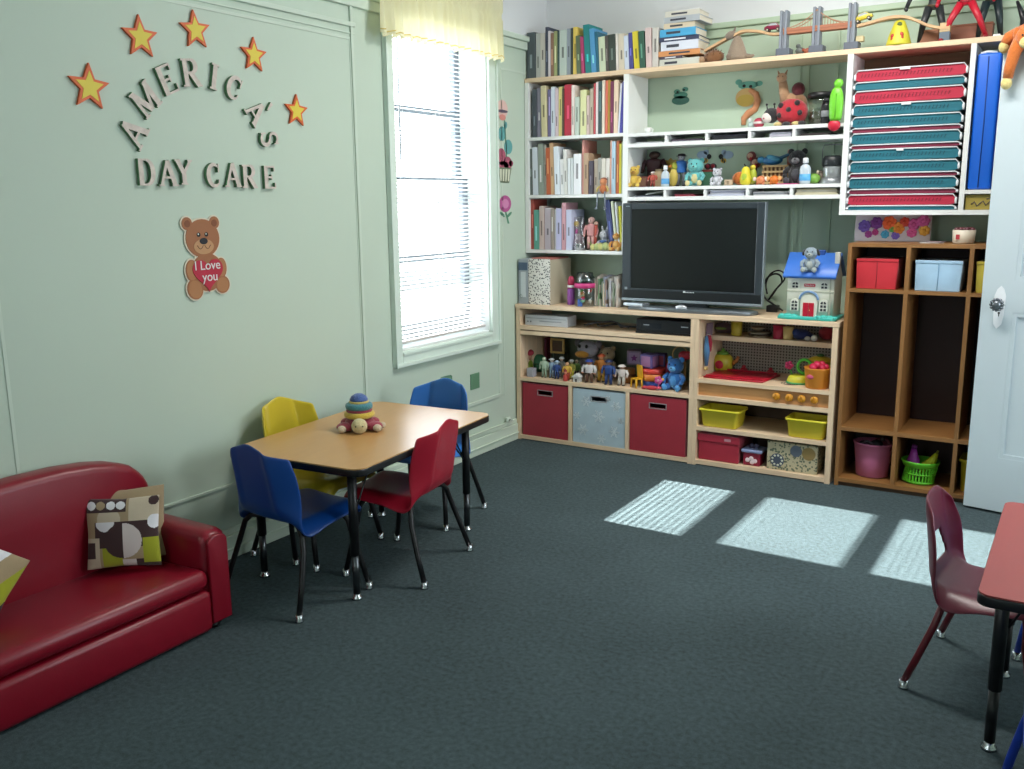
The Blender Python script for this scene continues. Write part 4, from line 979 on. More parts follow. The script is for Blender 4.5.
def figure(name,label,cat,loc,h,skin,shirt,pants,hat=None,hair=None,rz=0,group=None,girth=1.,arms=None,pose=0):
    "a standing toy person of height h"
    t=thing(name,label,cat,loc,rz,group); g=girth*h
    for sx in (-1,1):
        obj('leg',[('tube',[(sx*g*.06,0,h*.45),(sx*g*(.07+.03*pose),0,h*.24),(sx*g*(.075+.06*pose),-g*.01,h*.03)],[g*.058,g*.05,g*.042],10)],M(pants,.5),t)
        obj('shoe',[('ell',(sx*g*(.078+.06*pose),-g*.03,h*.022),(g*.045,g*.075,h*.022),None,10)],M('#2a2420',.5),t)
        obj('arm',[('tube',[(sx*g*.14,0,h*.74),(sx*g*.2,-g*.01,h*.58),(sx*g*.19,-g*.05,h*.44)],[g*.045,g*.04,g*.034],10)],M(arms or shirt,.5),t)
        obj('hand',[('ell',(sx*g*.19,-g*.06,h*.42),(g*.034,g*.034,h*.034),None,10)],M(skin,.5),t)
    obj('torso',[('lathe',(0,0,h*.42),[(g*.11,0),(g*.125,h*.03),(g*.12,h*.12),(g*.15,h*.27),(g*.13,h*.34),(g*.05,h*.37),(g*.045,h*.4)],16,(1,.68))],M(shirt,.5),t)
    hd=obj('head',[('ell',(0,-g*.01,h*.875),(g*.085,g*.088,h*.1),None,12)],M(skin,.5),t)
    for sx in (-1,1): obj('eye',[('ell',(sx*g*.033,-g*.09,h*.885),(g*.012,g*.008,h*.012),None,6)],BLACKM,hd)
    if hair: obj('hair',[('ell',(0,g*.02,h*.905),(g*.095,g*.09,h*.09),None,12)],M(hair,.7),hd)
    if hat: obj('hat',[('lathe',(0,0,h*.92),[(g*.13,0),(g*.13,h*.012),(g*.088,h*.02),(g*.085,h*.07),(g*.03,h*.085)],16)],M(hat,.5),hd)
    return t
def bottle(name,label,loc,h,w,col,cap,lab=None,group=None,clear=False):
    t=thing(name,label,'bottle',loc,0,group); m_=M(col,.3) if not clear else MIX_CLEAR('bottle_'+col[1:],lin(col),.12,.05)
    obj('bottle_body',[('lathe',(0,0,0),[(w*.42,0),(w*.5,h*.03),(w*.5,h*.58),(w*.42,h*.68),(w*.18,h*.76),(w*.17,h*.8)],20,(1,.7))],m_,t)
    obj('cap',[('lathe',(0,0,h*.8),[(w*.22,0),(w*.25,h*.01),(w*.24,h*.17),(w*.2,h*.2)],16)],M(cap,.35),t)
    if lab: obj('label_panel',[('lathe',(0,0,h*.12),[(w*.495,0),(w*.508,.001),(w*.508,h*.26),(w*.495,h*.262)],20,(1,.7))],M(lab,.5),t)
    return t
def cube_toy(name,label,cat,loc,s,col,face=None,rz=0,group=None,mark=None):
    t=thing(name,label,cat,loc,rz,group); obj('block',[('box',(0,0,s/2),(s,s,s),None,s*.06)],M(col,.5),t)
    if face: obj('face_panel',[('box',(0,-s/2-.0008,s/2),(s*.74,.0016,s*.74)),('box',(s/2+.0008,0,s/2),(.0016,s*.74,s*.74))],M(face,.5),t)
    if mark: obj('mark',[('prism',[(x*s*.026,s/2+z*s*.026) for x,z in [(10*math.sin(pi*i/5)*(1 if i%2==0 else .45),10*math.cos(pi*i/5)*(1 if i%2==0 else .45)) for i in range(10)]],'y',-s/2-.003,-s/2-.0016)],M(mark,.5),t)
    return t
z3=SH[2][0]+.0006
figure('pink_doll','pink doll standing among the bags on the third shelf','doll',(at3(628),.2,z3),.19,'#cfa9a2','#c99090','#cf9f9c',hair='#c8a49c',girth=1.1)
r=thing('red_toy_baton','red toy baton leaning beside the pink doll','toy',(at3(668),.19,z3)); obj('baton',[('cyl',(0,0,.004),(.008,0,.15),.009)],M('#a8483c',.5),r); obj('tip',[('ell',(.008,0,.152),(.012,.012,.012))],M('#c8a090',.5),r)
plush('rabbit_plush','white rabbit toy with upright ears behind the green toy on the third shelf','soft toy',(at3(765,.21),.21,z3),.125,'#c9ccd2',None,None,0,None,'long')
r=thing('caterpillar_toy','pale green and yellow caterpillar toy on the edge of the third shelf','toy',(at3(735),.168,z3),R(4))
for i,(x,s_) in enumerate(((-.05,.019),(-.025,.021),(0,.023),(.027,.024),(.054,.02))): obj('segment',[('ell',(x,0,s_),(s_*.9,s_*.9,s_))],M('#a8b478' if i%2 else '#c2c07a',.8,'plush'),r)
obj('blue_collar',[('lathe',(.012,0,.045),[(.01,0),(.02,.003),(.02,.012),(.01,.014)],14)],M('#4a6aa0',.6),r)
obj('feeler',[('tube',[(-.06,-.008,.03),(-.075,-.01,.045)],.002,6),('tube',[(-.06,.008,.03),(-.07,.012,.048)],.002,6)],M('#7c9a54',.6),r)
plush('giraffe_plush','small orange giraffe toy perched at the right end of the third shelf','soft toy',(at3(870),.168,z3),.12,'#c68a3c','#d4a860','#8f5a26',0,None,'horn',headk=.8)
z2=SH[1][0]+.0006
t=thing('dangling_leg_doll','small orange doll sitting on the second shelf with grey legs dangling down','doll',(XZ(602,192,YU-.005)[0],YU+.012,z2))
obj('body',[('ell',(0,.0,.028),(.024,.02,.028))],M('#b5683a',.8,'plush'),t); h_=obj('head',[('ell',(0,-.002,.066),(.021,.019,.022))],M('#c07c50',.8,'plush'),t); obj('hair',[('ell',(0,.004,.08),(.02,.018,.012))],M('#7a3c20',.8,'plush'),h_)
for sx in (-1,1): 
    obj('leg',[('tube',[(sx*.014,-.005,.012),(sx*.022,-.028,.006),(sx*.024,-.03,-.04),(sx*.026,-.031,-.075)],.0045,8),('ell',(sx*.027,-.036,-.08),(.008,.013,.006))],M('#76808a',.7,'fabric'),t)
    obj('arm',[('tube',[(sx*.02,-.003,.044),(sx*.034,-.012,.028),(sx*.034,-.016,.012)],.0055,8)],M('#c9b46a',.8,'plush'),t)
# horizontal stack of books on the top board
OS=(620,0); xs0,_=XZ(gx(OS,338),60,YU+.02)
stk=[(340,698,548,492,'#c2c4ba','grey book with large dark lettering'),(345,560,490,468,'#4a4250','dark violet book'),(330,705,466,422,'#c88a58','orange book'),(350,690,418,345,'#cdd2de','pale blue-white book'),(335,690,342,306,'#39405a','dark blue book'),(338,668,304,240,'#4aa0cc','bright sky blue book'),(370,655,238,192,'#cfc2a8','cream book'),(372,700,188,140,'#a8aeb4','grey and blue book'),(380,690,137,92,'#c9c6ba','ivory book')]
z=ZT-.0035
for i,(a,b,vb,vt,c,nm) in enumerate(stk):
    xa=XZ(gx(OS,a),50,YU+.02)[0]; xb=XZ(gx(OS,b),50,YU+.02)[0]-.015; 
    h=(hit(gx(OS,(a+b)/2),gy(OS,vt),1,YU+.02).z-hit(gx(OS,(a+b)/2),gy(OS,stk[i-1][3] if i else 556),1,YU+.02).z)
    h=max(.012,h)
    dep=.16+.02*(i%3==1)
    bm=bmesh.new(); w=xb-xa
    add(bm,('box',(w/2,dep/2,.0015),(w,dep,.003))); add(bm,('box',(w/2,dep/2,h-.0015),(w,dep,.003))); add(bm,('box',(w/2,.0015,h/2),(w,.003,h-.006)))
    add(bm,('box',(w/2-.0,dep/2+.001,h/2),(w-.006,dep-.005,h-.0062)))
    bm.faces.ensure_lookup_table()
    for f in bm.faces[-6:]: f.material_index=1
    me=bpy.data.meshes.new('book'); bm.to_mesh(me); bm.free(); me.materials.append(M(c,.5)); me.materials.append(PAGE)
    o=bpy.data.objects.new('book',me); COL.objects.link(o); o.location=(xa,YU+.018,z+.0004); o.rotation_euler=(0,0,R([0,-1.5,1,0,2,-1,1,-2,2][i]))
    pos='at the bottom' if i==0 else 'on top' if i==len(stk)-1 else ORD[i]+' from the bottom'
    tag(o,'%s lying %s of the flat stack'%(nm,pos),'book','flat stack of books on the top board')
    s=[]; q=random.Random(i+4); x=.02
    x=w*q.uniform(.08,.3); l=w*q.uniform(.3,.55); s.append(bx(x,x+l,-.0007,.0002,h*.34,h*.66))
    obj('spine_title',s,M('#3c3f4a' if sum(lin(c)[:3])>.9 else '#dfe3e8',.6),o)
    z+=h+.0006
# ================================================================== COUNTERTOP THINGS
CT=.8232
def px_on(px,Y): return hit(px,300,1,Y).x
xa,xb=.012,.078
t=thing('grey_binder','grey lever binder with a blue spine band, upright at the left end of the countertop','binder',(0,0,0))
zt=hit(523,259,1,.03).z
obj('case',[bx(xa,xb,.03,.3,CT,zt,.002)],M('#9aa2a8',.5),t); obj('spine_band',[bx(xa+.003,xb-.003,.0275,.03,zt-.065,zt-.02)],M('#4d5f78',.5),t); obj('spine_label',[bx(xa+.018,xb-.015,.0275,.03,CT+.04,zt-.075)],M('#c6cccf',.5),t); obj('finger_ring',[('tube',[((xa+xb)/2-.015+.01*math.cos(a),.0285,CT+.045+.01*math.sin(a)) for a in [2*pi*i/14 for i in range(15)]],.002,6)],CHROME,t)
xc,xd=.082,hit(550,300,1,.03).x
t=thing('speckled_file_box','white magazine file with black specks next to the grey binder','file box',(0,0,0))
zt=hit(540,259,1,.03).z
obj('front',[bx(xc,xd,.03,.034,CT,zt)],M('#d2d0c8',.6,'speck'),t); obj('side',[bx(xd-.004,xd,.034,.285,CT,zt-.005),bx(xc,xc+.004,.034,.285,CT,zt-.005),bx(xc+.004,xd-.004,.281,.285,CT,zt-.005),bx(xc+.004,xd-.004,.034,.281,CT,CT+.004)],M('#b3ab94',.7),t)
o=obj('paper',[bx(xc+.01,xd-.008,.05,.27,CT+.005,zt+.004)],M('#b0685e',.8),t)
x=px_on(571,.12)
t=thing('purple_tube_toy','narrow pink and purple toy tube standing beside the speckled box','toy',(x,.12,CT+.0004)); obj('tube',[('lathe',(0,0,0),[(.02,0),(.022,.004),(.022,.09),(.02,.094)],18)],M('#8d4a9a',.4),t); obj('upper_tube',[('lathe',(0,0,.094),[(.019,0),(.02,.05),(.012,.07),(.004,.072)],18)],M('#a82c50',.4),t); obj('white_band',[('lathe',(0,0,.1),[(.02,0),(.0215,.002),(.0215,.012),(.02,.014)],18)],WHITE,t)
x=px_on(585,.09)
t=thing('pencil_jar','clear plastic jar with a pink band full of coloured blocks on the countertop','jar',(x,.09,CT+.0004))
obj('jar_wall',[('lathe',(0,0,0),[(.058,0),(.06,.004),(.06,.10),(.056,.115)],28)],MIX_CLEAR('jar_plastic',(.86,.88,.9,1),.1,.05),t)
obj('pink_band',[('lathe',(0,0,.105),[(.055,0),(.0615,.001),(.0615,.026),(.055,.027)],28)],M('#c23a78',.4),t)
obj('lid',[('lathe',(0,0,.132),[(.052,0),(.055,.004),(.055,.03),(.048,.04),(.044,.06),(.002,.062)],28)],MIX_CLEAR('jar_lid',(.45,.53,.56,1),.2,.1),t)
rj=random.Random(5)
for i,(c,s_) in enumerate([('#2a62b4',.026),('#1f4f9c',.022),('#c8c4a0',.018),('#8bc49a',.018),('#c84a30',.018),('#d8b030',.016),('#a02c78',.018),('#3aa0a8',.016),('#c87a40',.02),('#b03030',.016),('#dadad0',.016),('#5a9a3c',.016)]):
    a=-pi/2+(-.7 if i<2 else (i*2.1)); rr_=.028 if i>1 else .03
    obj('block',[('box',(rr_*math.cos(a),rr_*math.sin(a),.02+.0 if i<2 else .025+.08*((i*37)%10)/10),(s_,s_,s_*(1.6 if i<2 else 1.1)),(rj.random(),rj.random(),rj.random()) if i>1 else (0,0,.3),.002)],M(c,.4),t)
# row of plastic sleeves / leaves
for i in range(7):
    px=601+i*3.6; x=px_on(px,.16+.01*(i%2)); h=.17+.018*math.sin(i*2.3)
    t=thing('plastic_sleeve','crumpled clear paper sleeve left of the television, %s from the left'%ORD[i],'paper sleeve',(x,.16,CT+.0004),R(-6+3*(i%3)),'plastic sleeves beside the television')
    w=.011; rows=[]
    for k in range(7):
        q=k/6; rows.append([(sx*w*(.8+.3*math.sin(k*1.7+i))-.01*q+.004*math.sin(k*2+i),y,q*h*(1-.12*abs(y)/.1)) for sx,y in ((-1,-.06),(-.6,0),(-1,.08),(1,.08),(.6,0),(1,-.06))])
    grid_obj('sleeve',rows,M(['#8f9286','#a39d90','#7c8a78','#8b8f9c','#9a9a94','#86887e','#a7a49c'][i],.35),t,None,True)
    obj('paper_edge',[bx(-.003,.003,-.062,.06,.006,h*.86)],M(['#b3a79a','#5f7f5c','#c3b8a4','#8f7c70','#a9a9b4','#6e7f6a','#b8aca0'][i],.7),t)
# ================================================================== TELEVISION
t=thing('television','large flat-screen television on a grey stand in the middle of the countertop','television',(0,0,0))
tx0,tx1,tz0,tz1=.652,1.452,.867,1.404; ty=.10
TVB=M('#2e363c',.3); 
obj('bezel',[bx(tx0,tx0+.052,ty,ty+.03,tz0+.014,tz1,.004),bx(tx1-.045,tx1,ty,ty+.03,tz0+.014,tz1,.004),bx(tx0+.052,tx1-.045,ty,ty+.03,tz1-.034,tz1,.004),bx(tx0+.052,tx1-.045,ty,ty+.03,tz0+.014,tz0+.07,.004)],TVB,t)
obj('screen',[bx(tx0+.05,tx1-.043,ty+.008,ty+.028,tz0+.068,tz1-.032)],M('#0c1013',.18),t)
obj('rear_housing',[('prism',[(ty+.03,tz0+.02),(ty+.09,tz0+.08),(ty+.09,tz1-.08),(ty+.03,tz1-.01)],'x',tx0+.02,tx1-.02)],M('#16191c',.5),t)
obj('speaker_bar',[bx(tx0+.012,tx1-.01,ty-.002,ty+.002,tz0+.018,tz0+.062,.001)],M('#12171b',.35),t)
obj('silver_strip',[bx(tx0,tx1,ty-.004,ty+.03,tz0,tz0+.015,.003),bx(tx1-.004,tx1+.002,ty-.002,ty+.03,tz0,tz1,.001)],M('#9aa4ac',.3,'',.6),t)
# maker's mark in small pale letters, too small in the photo to read beyond its shape
xm,zm=XZ(689,292.6,ty-.003); 
obj('maker_mark',[bx(xm-.034,xm-.022,ty-.0032,ty-.0018,zm-.002,zm+.007)]+[bx(xm-.020+i*.0085,xm-.0145+i*.0085,ty-.0032,ty-.0018,zm-.002,zm+.0025) for i in range(6)],M('#d6dade',.4),t)
obj('sticker',[bx(tx0+.018,tx0+.034,ty-.001,ty,tz0+.06,tz0+.076)],M('#8f989e',.5),t)
obj('model_mark',[bx(tx0+.02+i*.006,tx0+.024+i*.006,ty-.001,ty,tz1-.02,tz1-.015) for i in range(4)],M('#8f989e',.5),t)
obj('stand_neck',[('prism',[(.96,.83),(1.16,.83),(1.12,.87),(1.0,.87)],'y',ty+.03,ty+.07)],M('#2a2f33',.4),t)
st=obj('stand_base',[('prism',[(.72,.18),(1.36,.18),(1.43,.115),(1.40,.04),(1.16,.016),(.98,.016),(.72,.04),(.69,.12)],'z',CT,CT+.02,.004)],M('#6d757b',.3,'',.5),t)
obj('silver_foot',[('box',(.755,.075,CT+.028),(.13,.07,.018),(0,0,R(-10)),.004)],M('#a4acb2',.25,'',.7),t)
obj('silver_badge',[('ell',(1.03,.045,CT+.026),(.035,.014,.014))],M('#d4d8dc',.2,'',.5),t)
def smooth(P,n=6):
    o=[]
    for i in range(len(P)-1):
        p0,p1,p2,p3=[Vector(P[max(0,min(len(P)-1,k))]) for k in (i-1,i,i+1,i+2)]
        for j in range(n):
            q=j/n; o.append(.5*((2*p1)+(p2-p0)*q+(2*p0-5*p1+4*p2-p3)*q*q+(3*p1-p0-3*p2+p3)*q**3))
    o.append(Vector(P[-1])); return o
t=thing('black_cable','looped black power cable on the wall beside the television','cable',(0,0,0))
cpts=[]
for px,py in [(768,300),(775,290),(781,283),(780,276),(774,274),(767,278),(763,287),(765,297),(772,303),(779,308),(783,311)]:
    x,z=XZ(px,py,.3); cpts.append((x,.3+.01*math.sin(px),max(z,CT+.008)))
obj('loop',[('tube',smooth(cpts,5),.005,8)],BLACKM,t); obj('second_loop',[('tube',smooth([(x+.02,y-.02,z+.02) for x,y,z in cpts[:8]],5),.0045,8)],BLACKM,t)
obj('adapter',[bx(cpts[0][0]-.0,cpts[0][0]+.06,.27,.32,CT,CT+.035,.004)],BLACKM,t)
# ================================================================== TOY HOUSE
hx0,hx1,hy0,hy1=1.592,1.822,.055,.215; hz=CT+.012; hw=hz+.205
t=thing('toy_house','cream toy house with a blue roof and red door on the countertop','toy house',(0,0,0))
CRM=M('#dadbcb',.45); BLR=M('#3f74cc',.4); TQ=M('#38b0a4',.4)
obj('base',[('prism',[(hx0-.035,hy0-.03),(hx0+.03,hy0-.045),(hx0+.07,hy0-.032),(hx0+.115,hy0-.05),(hx0+.165,hy0-.032),(hx1-.02,hy0-.045),(hx1+.02,hy0-.025),(hx1+.022,hy1+.02),(hx0-.03,hy1+.02)],'z',CT+.0004,hz+.004,.004)],TQ,t)
obj('shrub',[('ell',(hx0+u,hy0-.022,hz+.004),(r_,.014,r_*.55)) for u,r_ in ((-.012,.02),(.015,.024),(.045,.02),(.165,.018),(.19,.022),(.22,.022),(.245,.016))],TQ,t)
obj('walls',[('prism',[(hy0,hz),(hy1,hz),(hy1,hw),((hy0+hy1)/2,hw+.085),(hy0,hw)],'x',hx0,hx1,.002)],CRM,t)
obj('storey_band',[bx(hx0-.002,hx1+.002,hy0-.003,hy0,hz+.125,hz+.131),bx(hx1-.022,hx1-.016,hy0-.002,hy0,hz,hw)],M('#a8aa98',.5),t)
my=(hy0+hy1)/2
rf=obj('roof',[('prism',[(hy0-.03,hw-.01),(hy0-.03,hw+.004),(my,hw+.112),(hy1+.03,hw+.004),(hy1+.03,hw-.01),(my,hw+.097)],'x',hx0-.018,hx1+.012,.003)],BLR,t)
obj('roof_ridge',[bx(hx0+.05,hx1-.07,my-.012,my+.012,hw+.10,hw+.125,.004)],M('#2a4f96',.5),rf)
obj('chimney',[bx(hx1-.012,hx1+.012,my-.05,my-.026,hw+.055,hw+.118,.002)],M('#cfd0c8',.5),t)
WD=M('#20242c',.4)
def win(cx,cz,w,h,arch):
    f=obj('window',[('prism',[(cx-w/2-.006,cz),(cx+w/2+.006,cz),(cx+w/2+.006,cz+h)]+[(cx+(w/2+.006)*math.cos(a),cz+h+(w/2+.004)*math.sin(a)*arch) for a in [pi*i/10 for i in range(1,10)]]+[(cx-w/2-.006,cz+h)],'y',hy0-.004,hy0,)],M('#d8d9cc',.45),t)
    s=[]; rows_=3 if h>.035 else 2; hh=h/rows_
    for r_ in range(rows_):
        for sx in (-1,1):
            xa_=cx+(.002 if sx>0 else -w/2); xb_=cx+(w/2 if sx>0 else -.002); za_=cz+.003+r_*(h+w*.35*arch)/rows_; zb_=za_+(h+w*.35*arch)/rows_-.005
            if r_<rows_-1: s.append(bx(xa_,xb_,hy0-.0052,hy0-.004,za_,zb_))
            else: s.append(('prism',[(xa_,za_),(xb_,za_),(xb_,zb_ if sx<0 else za_+(zb_-za_)*.45),((xa_+xb_)/2+.0,zb_),(xa_,zb_ if sx>0 else za_+(zb_-za_)*.45)],'y',hy0-.0052,hy0-.004))
    obj('pane',s,WD,f)
for cx in (hx0+.04,hx1-.048): win(cx,hz+.142,.028,.022,1); win(cx,hz+.03,.028,.042,1)
dx=(hx0+hx1)/2-.004
ar=[(dx+.045*math.cos(a),hy0-.008,hz+.088+.04*math.sin(a)) for a in [pi*i/14 for i in range(15)]]
obj('door_surround',[('prism',[(dx-.04,hz),(dx+.04,hz),(dx+.04,hz+.088)]+[(dx+.04*math.cos(a),hz+.088+.036*math.sin(a)) for a in [pi*i/10 for i in range(1,10)]]+[(dx-.04,hz+.088)],'y',hy0-.006,hy0)],M('#d3d4c4',.45),t)
obj('arch',[('tube',ar,.006,8)],M('#6f8fb4',.4),t)
dr=obj('front_door',[bx(dx-.027,dx-.0006,hy0-.010,hy0-.006,hz+.002,hz+.072,.001),bx(dx+.0006,dx+.027,hy0-.010,hy0-.006,hz+.002,hz+.072,.001)],M('#b0102c',.35),t)
obj('door_knob',[('ell',(dx+.006,hy0-.011,hz+.035),(.003,.003,.003),None,8)],M('#d8b040',.3),dr)
sg=obj('name_sign',[('prism',[(dx-.026,hz+.152),(dx+.026,hz+.152),(dx+.028,hz+.158),(dx+.026,hz+.167),(dx-.026,hz+.167),(dx-.028,hz+.160)],'y',hy0-.004,hy0)],M('#b42238',.4),t)
text_mesh('sign_lettering','Fisher-Price',.0095,.0003,WHITE,sg,(dx,hy0-.0045,hz+.1597),(R(90),0,0))
pg=plush('puppy_plush','grey plush puppy with black ears sitting on the blue roof of the toy house','soft toy',(dx+.0,my-.085,hw+.02),.135,'#8595a0','#a0a8a4','#14161a',0,None,'drop')
# ================================================================== OBJECTS IN THE SLOT BELOW THE COUNTERTOP
ZS=.6985
t=thing('white_disc_player','slim white disc player at the left in the slot under the countertop','disc player',(0,0,0))
xa,_=XZ(525,320,.03); xb,_=XZ(569,322,.03); 
obj('case',[bx(xa,xb-.01,.03,.14,ZS,ZS+.062,.003)],M('#b4b6b8',.35),t); obj('front_line',[bx(xa+.01,xb-.02,.0285,.03,ZS+.042,ZS+.045)],M('#7d8286',.4),t); obj('button',[('cyl',(xa+.02+.02*i,.031,ZS+.022),(xa+.02+.02*i,.027,ZS+.022),.005) for i in range(2)],M('#6d7276',.4),t); obj('disc_slot',[bx(xa+.1,xb-.05,.0285,.03,ZS+.024,ZS+.03)],M('#85898c',.4),t)
t=thing('black_video_recorder','black video recorder at the right in the slot under the countertop','video recorder',(0,0,0))
xa,_=XZ(636,330,.03); xb=1.10
obj('case',[bx(xa,xb,.03,.3,ZS,ZS+.078,.003)],M('#15181c',.35),t); obj('tape_door',[bx(xa+.03,xa+.15,.0285,.03,ZS+.03,ZS+.058)],M('#22262c',.25),t); obj('silver_mark',[bx(xa+.045,xa+.08,.0275,.0285,ZS+.045,ZS+.05),bx(xb-.06,xb-.02,.0275,.0285,ZS+.045,ZS+.05)],M('#b9bec4',.3),t); obj('lower_lip',[bx(xa,xb,.024,.03,ZS,ZS+.012)],M('#0c0e10',.3),t)
t=thing('black_cable','tangled black cables lying between the white player and the black recorder','cable',(0,0,0))
obj('cable',[('tube',[(.42+.045*i,.12+.05*math.sin(i*1.9),ZS+.012+.012*math.sin(i*1.3)**2) for i in range(9)],.006,8)],BLACKM,t); obj('second_cable',[('tube',[(.40+.045*i,.09+.04*math.cos(i*1.5),ZS+.010+.03*math.sin(i*.4)) for i in range(8)],.005,8)],M('#24262c',.4),t)
# ================================================================== TOYS
OA,OB,OC,OD=(615,70),(730,60),(615,130),(730,125)
def X_(org,u,Y): return hit(org[0]+u/8.533,org[1],1,Y).x
def H_(org,v0,v1,Y,px=None): return (hit(px or org[0]+60,org[1]+v0/8.533,1,Y).z-hit(px or org[0]+60,org[1]+v1/8.533,1,Y).z)
e=.0006
Z1,Z2=T1+e,T2+e
def simple(name,label,cat,loc,parts,rz=0,group=None):
    t=thing(name,label,cat,loc,rz,group)
    for p in parts:
        nm,sh,col=p[:3]; obj(nm,sh,col if not isinstance(col,str) else M(col,p[3] if len(p)>3 else .5,p[4] if len(p)>4 else ''),t)
    return t
def wsh(u,v,org=OB,Y=YB): return XZ(org[0]+u/8.533,org[1]+v/8.533,Y)
def dec(pts,d0=0,d1=.003): return ('prism',pts,'y',YB-d1,YB-d0)
def de(org,u,v,ru,rv,d0=0,d1=.003,n=24):
    c=wsh(u,v,org); a_=wsh(u+ru,v,org); b_=wsh(u,v-rv,org); rx=a_[0]-c[0]; rz_=b_[1]-c[1]
    return dec([(c[0]+rx*math.cos(2*pi*i/n),c[1]+rz_*math.sin(2*pi*i/n)) for i in range(n)],d0,d1)
# wall stickers
t=thing('giraffe_sticker','wall sticker of an orange giraffe curling round a teal frog face, above the upper toys','wall sticker',(0,0,0))
obj('frog_head',[de(OB,155,215,85,34),de(OB,75,190,28,24),de(OB,250,200,30,22)],M('#5f9e8e',.6),t)
obj('frog_eye',[de(OB,122,222,14,13,.003,.004)],BLACKM,t); obj('frog_eye',[de(OB,178,226,14,13,.003,.004)],BLACKM,t)
obj('mouth',[de(OB,140,320,92,80,.003,.004)],M('#c9a56c',.6),t); obj('mouth_centre',[de(OB,130,345,72,50,.004,.005)],M('#c4a54c',.6),t)
nk=[wsh(u,v) for u,v in ((170,255),(225,290),(240,350),(215,420),(160,455),(120,500),(118,555))]
obj('giraffe_neck',[('tube',[(x,YB-.004,z) for x,z in nk],[.012,.016,.018,.018,.02,.016,.012],8)],M('#c98a62',.6),t)
t=thing('frog_sticker','small dark teal frog wall sticker above the left of the upper toy shelf','wall sticker',(0,0,0))
obj('frog_head',[de(OA,560,215,60,30),de(OA,600,165,26,20),de(OA,530,185,26,20)],M('#4f8a7a',.6),t); obj('frog_body',[de(OA,560,260,75,38)],M('#3f6e62',.6),t); obj('frog_eye',[de(OA,590,170,9,9,.003,.004)],BLACKM,t); obj('frog_eye',[de(OA,535,188,9,9,.003,.004)],BLACKM,t)
for i,(u0,s_,lab) in enumerate(((790,-1,'left'),(920,1,'right'))):
    t=thing('bee_sticker','bumblebee wall sticker with pale blue wings, the %s one of the two bees'%lab,'wall sticker',(0,0,0),0,'two bee stickers')
    obj('wing',[de(OC,u0+s_*45,212,46,34),de(OC,u0+s_*10,190,22,22)],M('#93a9c0',.5),t)
    obj('head',[de(OC,u0-s_*15,227,19,22,.003,.004)],BLACKM,t); obj('body',[de(OC,u0+(s_*8 if s_>0 else -s_*-18),262,24,20,.003,.004)],M('#c8a23a',.6),t)
    obj('stripe',[de(OC,u0+(s_*2 if s_>0 else -s_*-10),256,6,18,.004,.005),de(OC,u0+(s_*16 if s_>0 else -s_*-26),270,6,14,.004,.005)],BLACKM,t)
# upper toy shelf
simple('white_cup','tiny white cup standing alone at the left front of the upper toy shelf','cup',(X_(OA,292,.19),.19,Z1),[('cup',[('lathe',(0,0,0),[(.014,0),(.018,.004),(.02,.03),(.018,.03),(.013,.006),(.001,.006)],18)],WHITE),('handle',[('tube',[(.018,0,.024),(.03,0,.02),(.027,0,.01),(.016,0,.008)],.003,6)],WHITE)])
Y=.24
t=thing('ladybug_plush','plump red ladybug plush with dark spots on the upper toy shelf','soft toy',(X_(OB,548,Y)-.0,Y,Z1)); t.scale=(.86,.86,.80)
obj('shell',[('ell',(0,0,.088),(.095,.075,.085))],M('#b01328',.8,'plush'),t)
for i,(x,z) in enumerate(((-.05,.13),(.045,.14),(.0,.10),(-.055,.07),(.06,.08))): obj('spot',[('ell',(x,-.068+abs(x)*.25-.0,z),(.017,.012,.017),None,10)],M('#241418',.8,'plush'),t)
hd=obj('head',[('ell',(-.115,-.02,.075),(.046,.042,.048))],M('#17161a',.8,'plush'),t); obj('face',[('ell',(-.132,-.045,.06),(.032,.025,.032))],M('#d8cfc9',.8,'plush'),hd); obj('nose',[('ell',(-.145,-.066,.055),(.006,.005,.005),None,8)],M('#a04050',.5),hd)
for x in (-.14,-.095): obj('feeler',[('tube',[(x,-.02,.11),(x-.004,-.02,.14)],.004,6),('ell',(x-.004,-.02,.143),(.008,.008,.008),None,8)],M('#17161a',.8,'plush'),hd)
for x,c in ((-.06,'#c9b67a'),(-.01,'#1c1a1e'),(.045,'#c9b67a'),(.08,'#1c1a1e')): obj('foot',[('ell',(x,-.07,.014),(.024,.022,.014))],M(c,.8,'plush'),t)
t=thing('llama_plush','beige long-necked plush llama behind the red ladybug','soft toy',(X_(OB,492,.31),.325,Z1)); t.scale=(.95,.8,.92)
obj('body',[('ell',(.02,0,.13),(.05,.04,.06))],M('#b08a68',.9,'plush'),t); obj('neck',[('tube',[(0,0,.14),(-.015,-.01,.20),(-.022,-.015,.255)],[.034,.026,.022],12)],M('#b99270',.9,'plush'),t)
hd=obj('head',[('ell',(-.026,-.025,.272),(.028,.03,.027))],M('#bd9776',.9,'plush'),t); 
for sx in (-1,1): obj('ear',[('cyl',(-.026+sx*.016,-.015,.29),(-.026+sx*.026,-.012,.315),.008,.002)],M('#a07c5c',.9,'plush'),hd); obj('eye',[('ell',(-.026+sx*.012,-.052,.278),(.003,.003,.003),None,8)],BLACKM,hd); obj('leg',[('cyl',(.02+sx*.03,-.01,0),(.02+sx*.03,-.01,.09),.014)],M('#a8835f',.9,'plush'),t)
simple('camel_plush','dark maroon and tan camel plush behind the ladybug, right of the llama','soft toy',(X_(OB,600,.32),.33,Z1),[('body',[('ell',(0,0,.11),(.045,.032,.06))],'#8d6a4c',.9,'plush'),('hump',[('ell',(-.005,0,.19),(.034,.028,.036))],'#5c1c28',.9,'plush'),('leg',[('cyl',(-.025,0,0),(-.025,0,.07),.013)],'#7d5c42',.9,'plush'),('leg',[('cyl',(.025,0,0),(.025,0,.07),.013)],'#7d5c42',.9,'plush')])
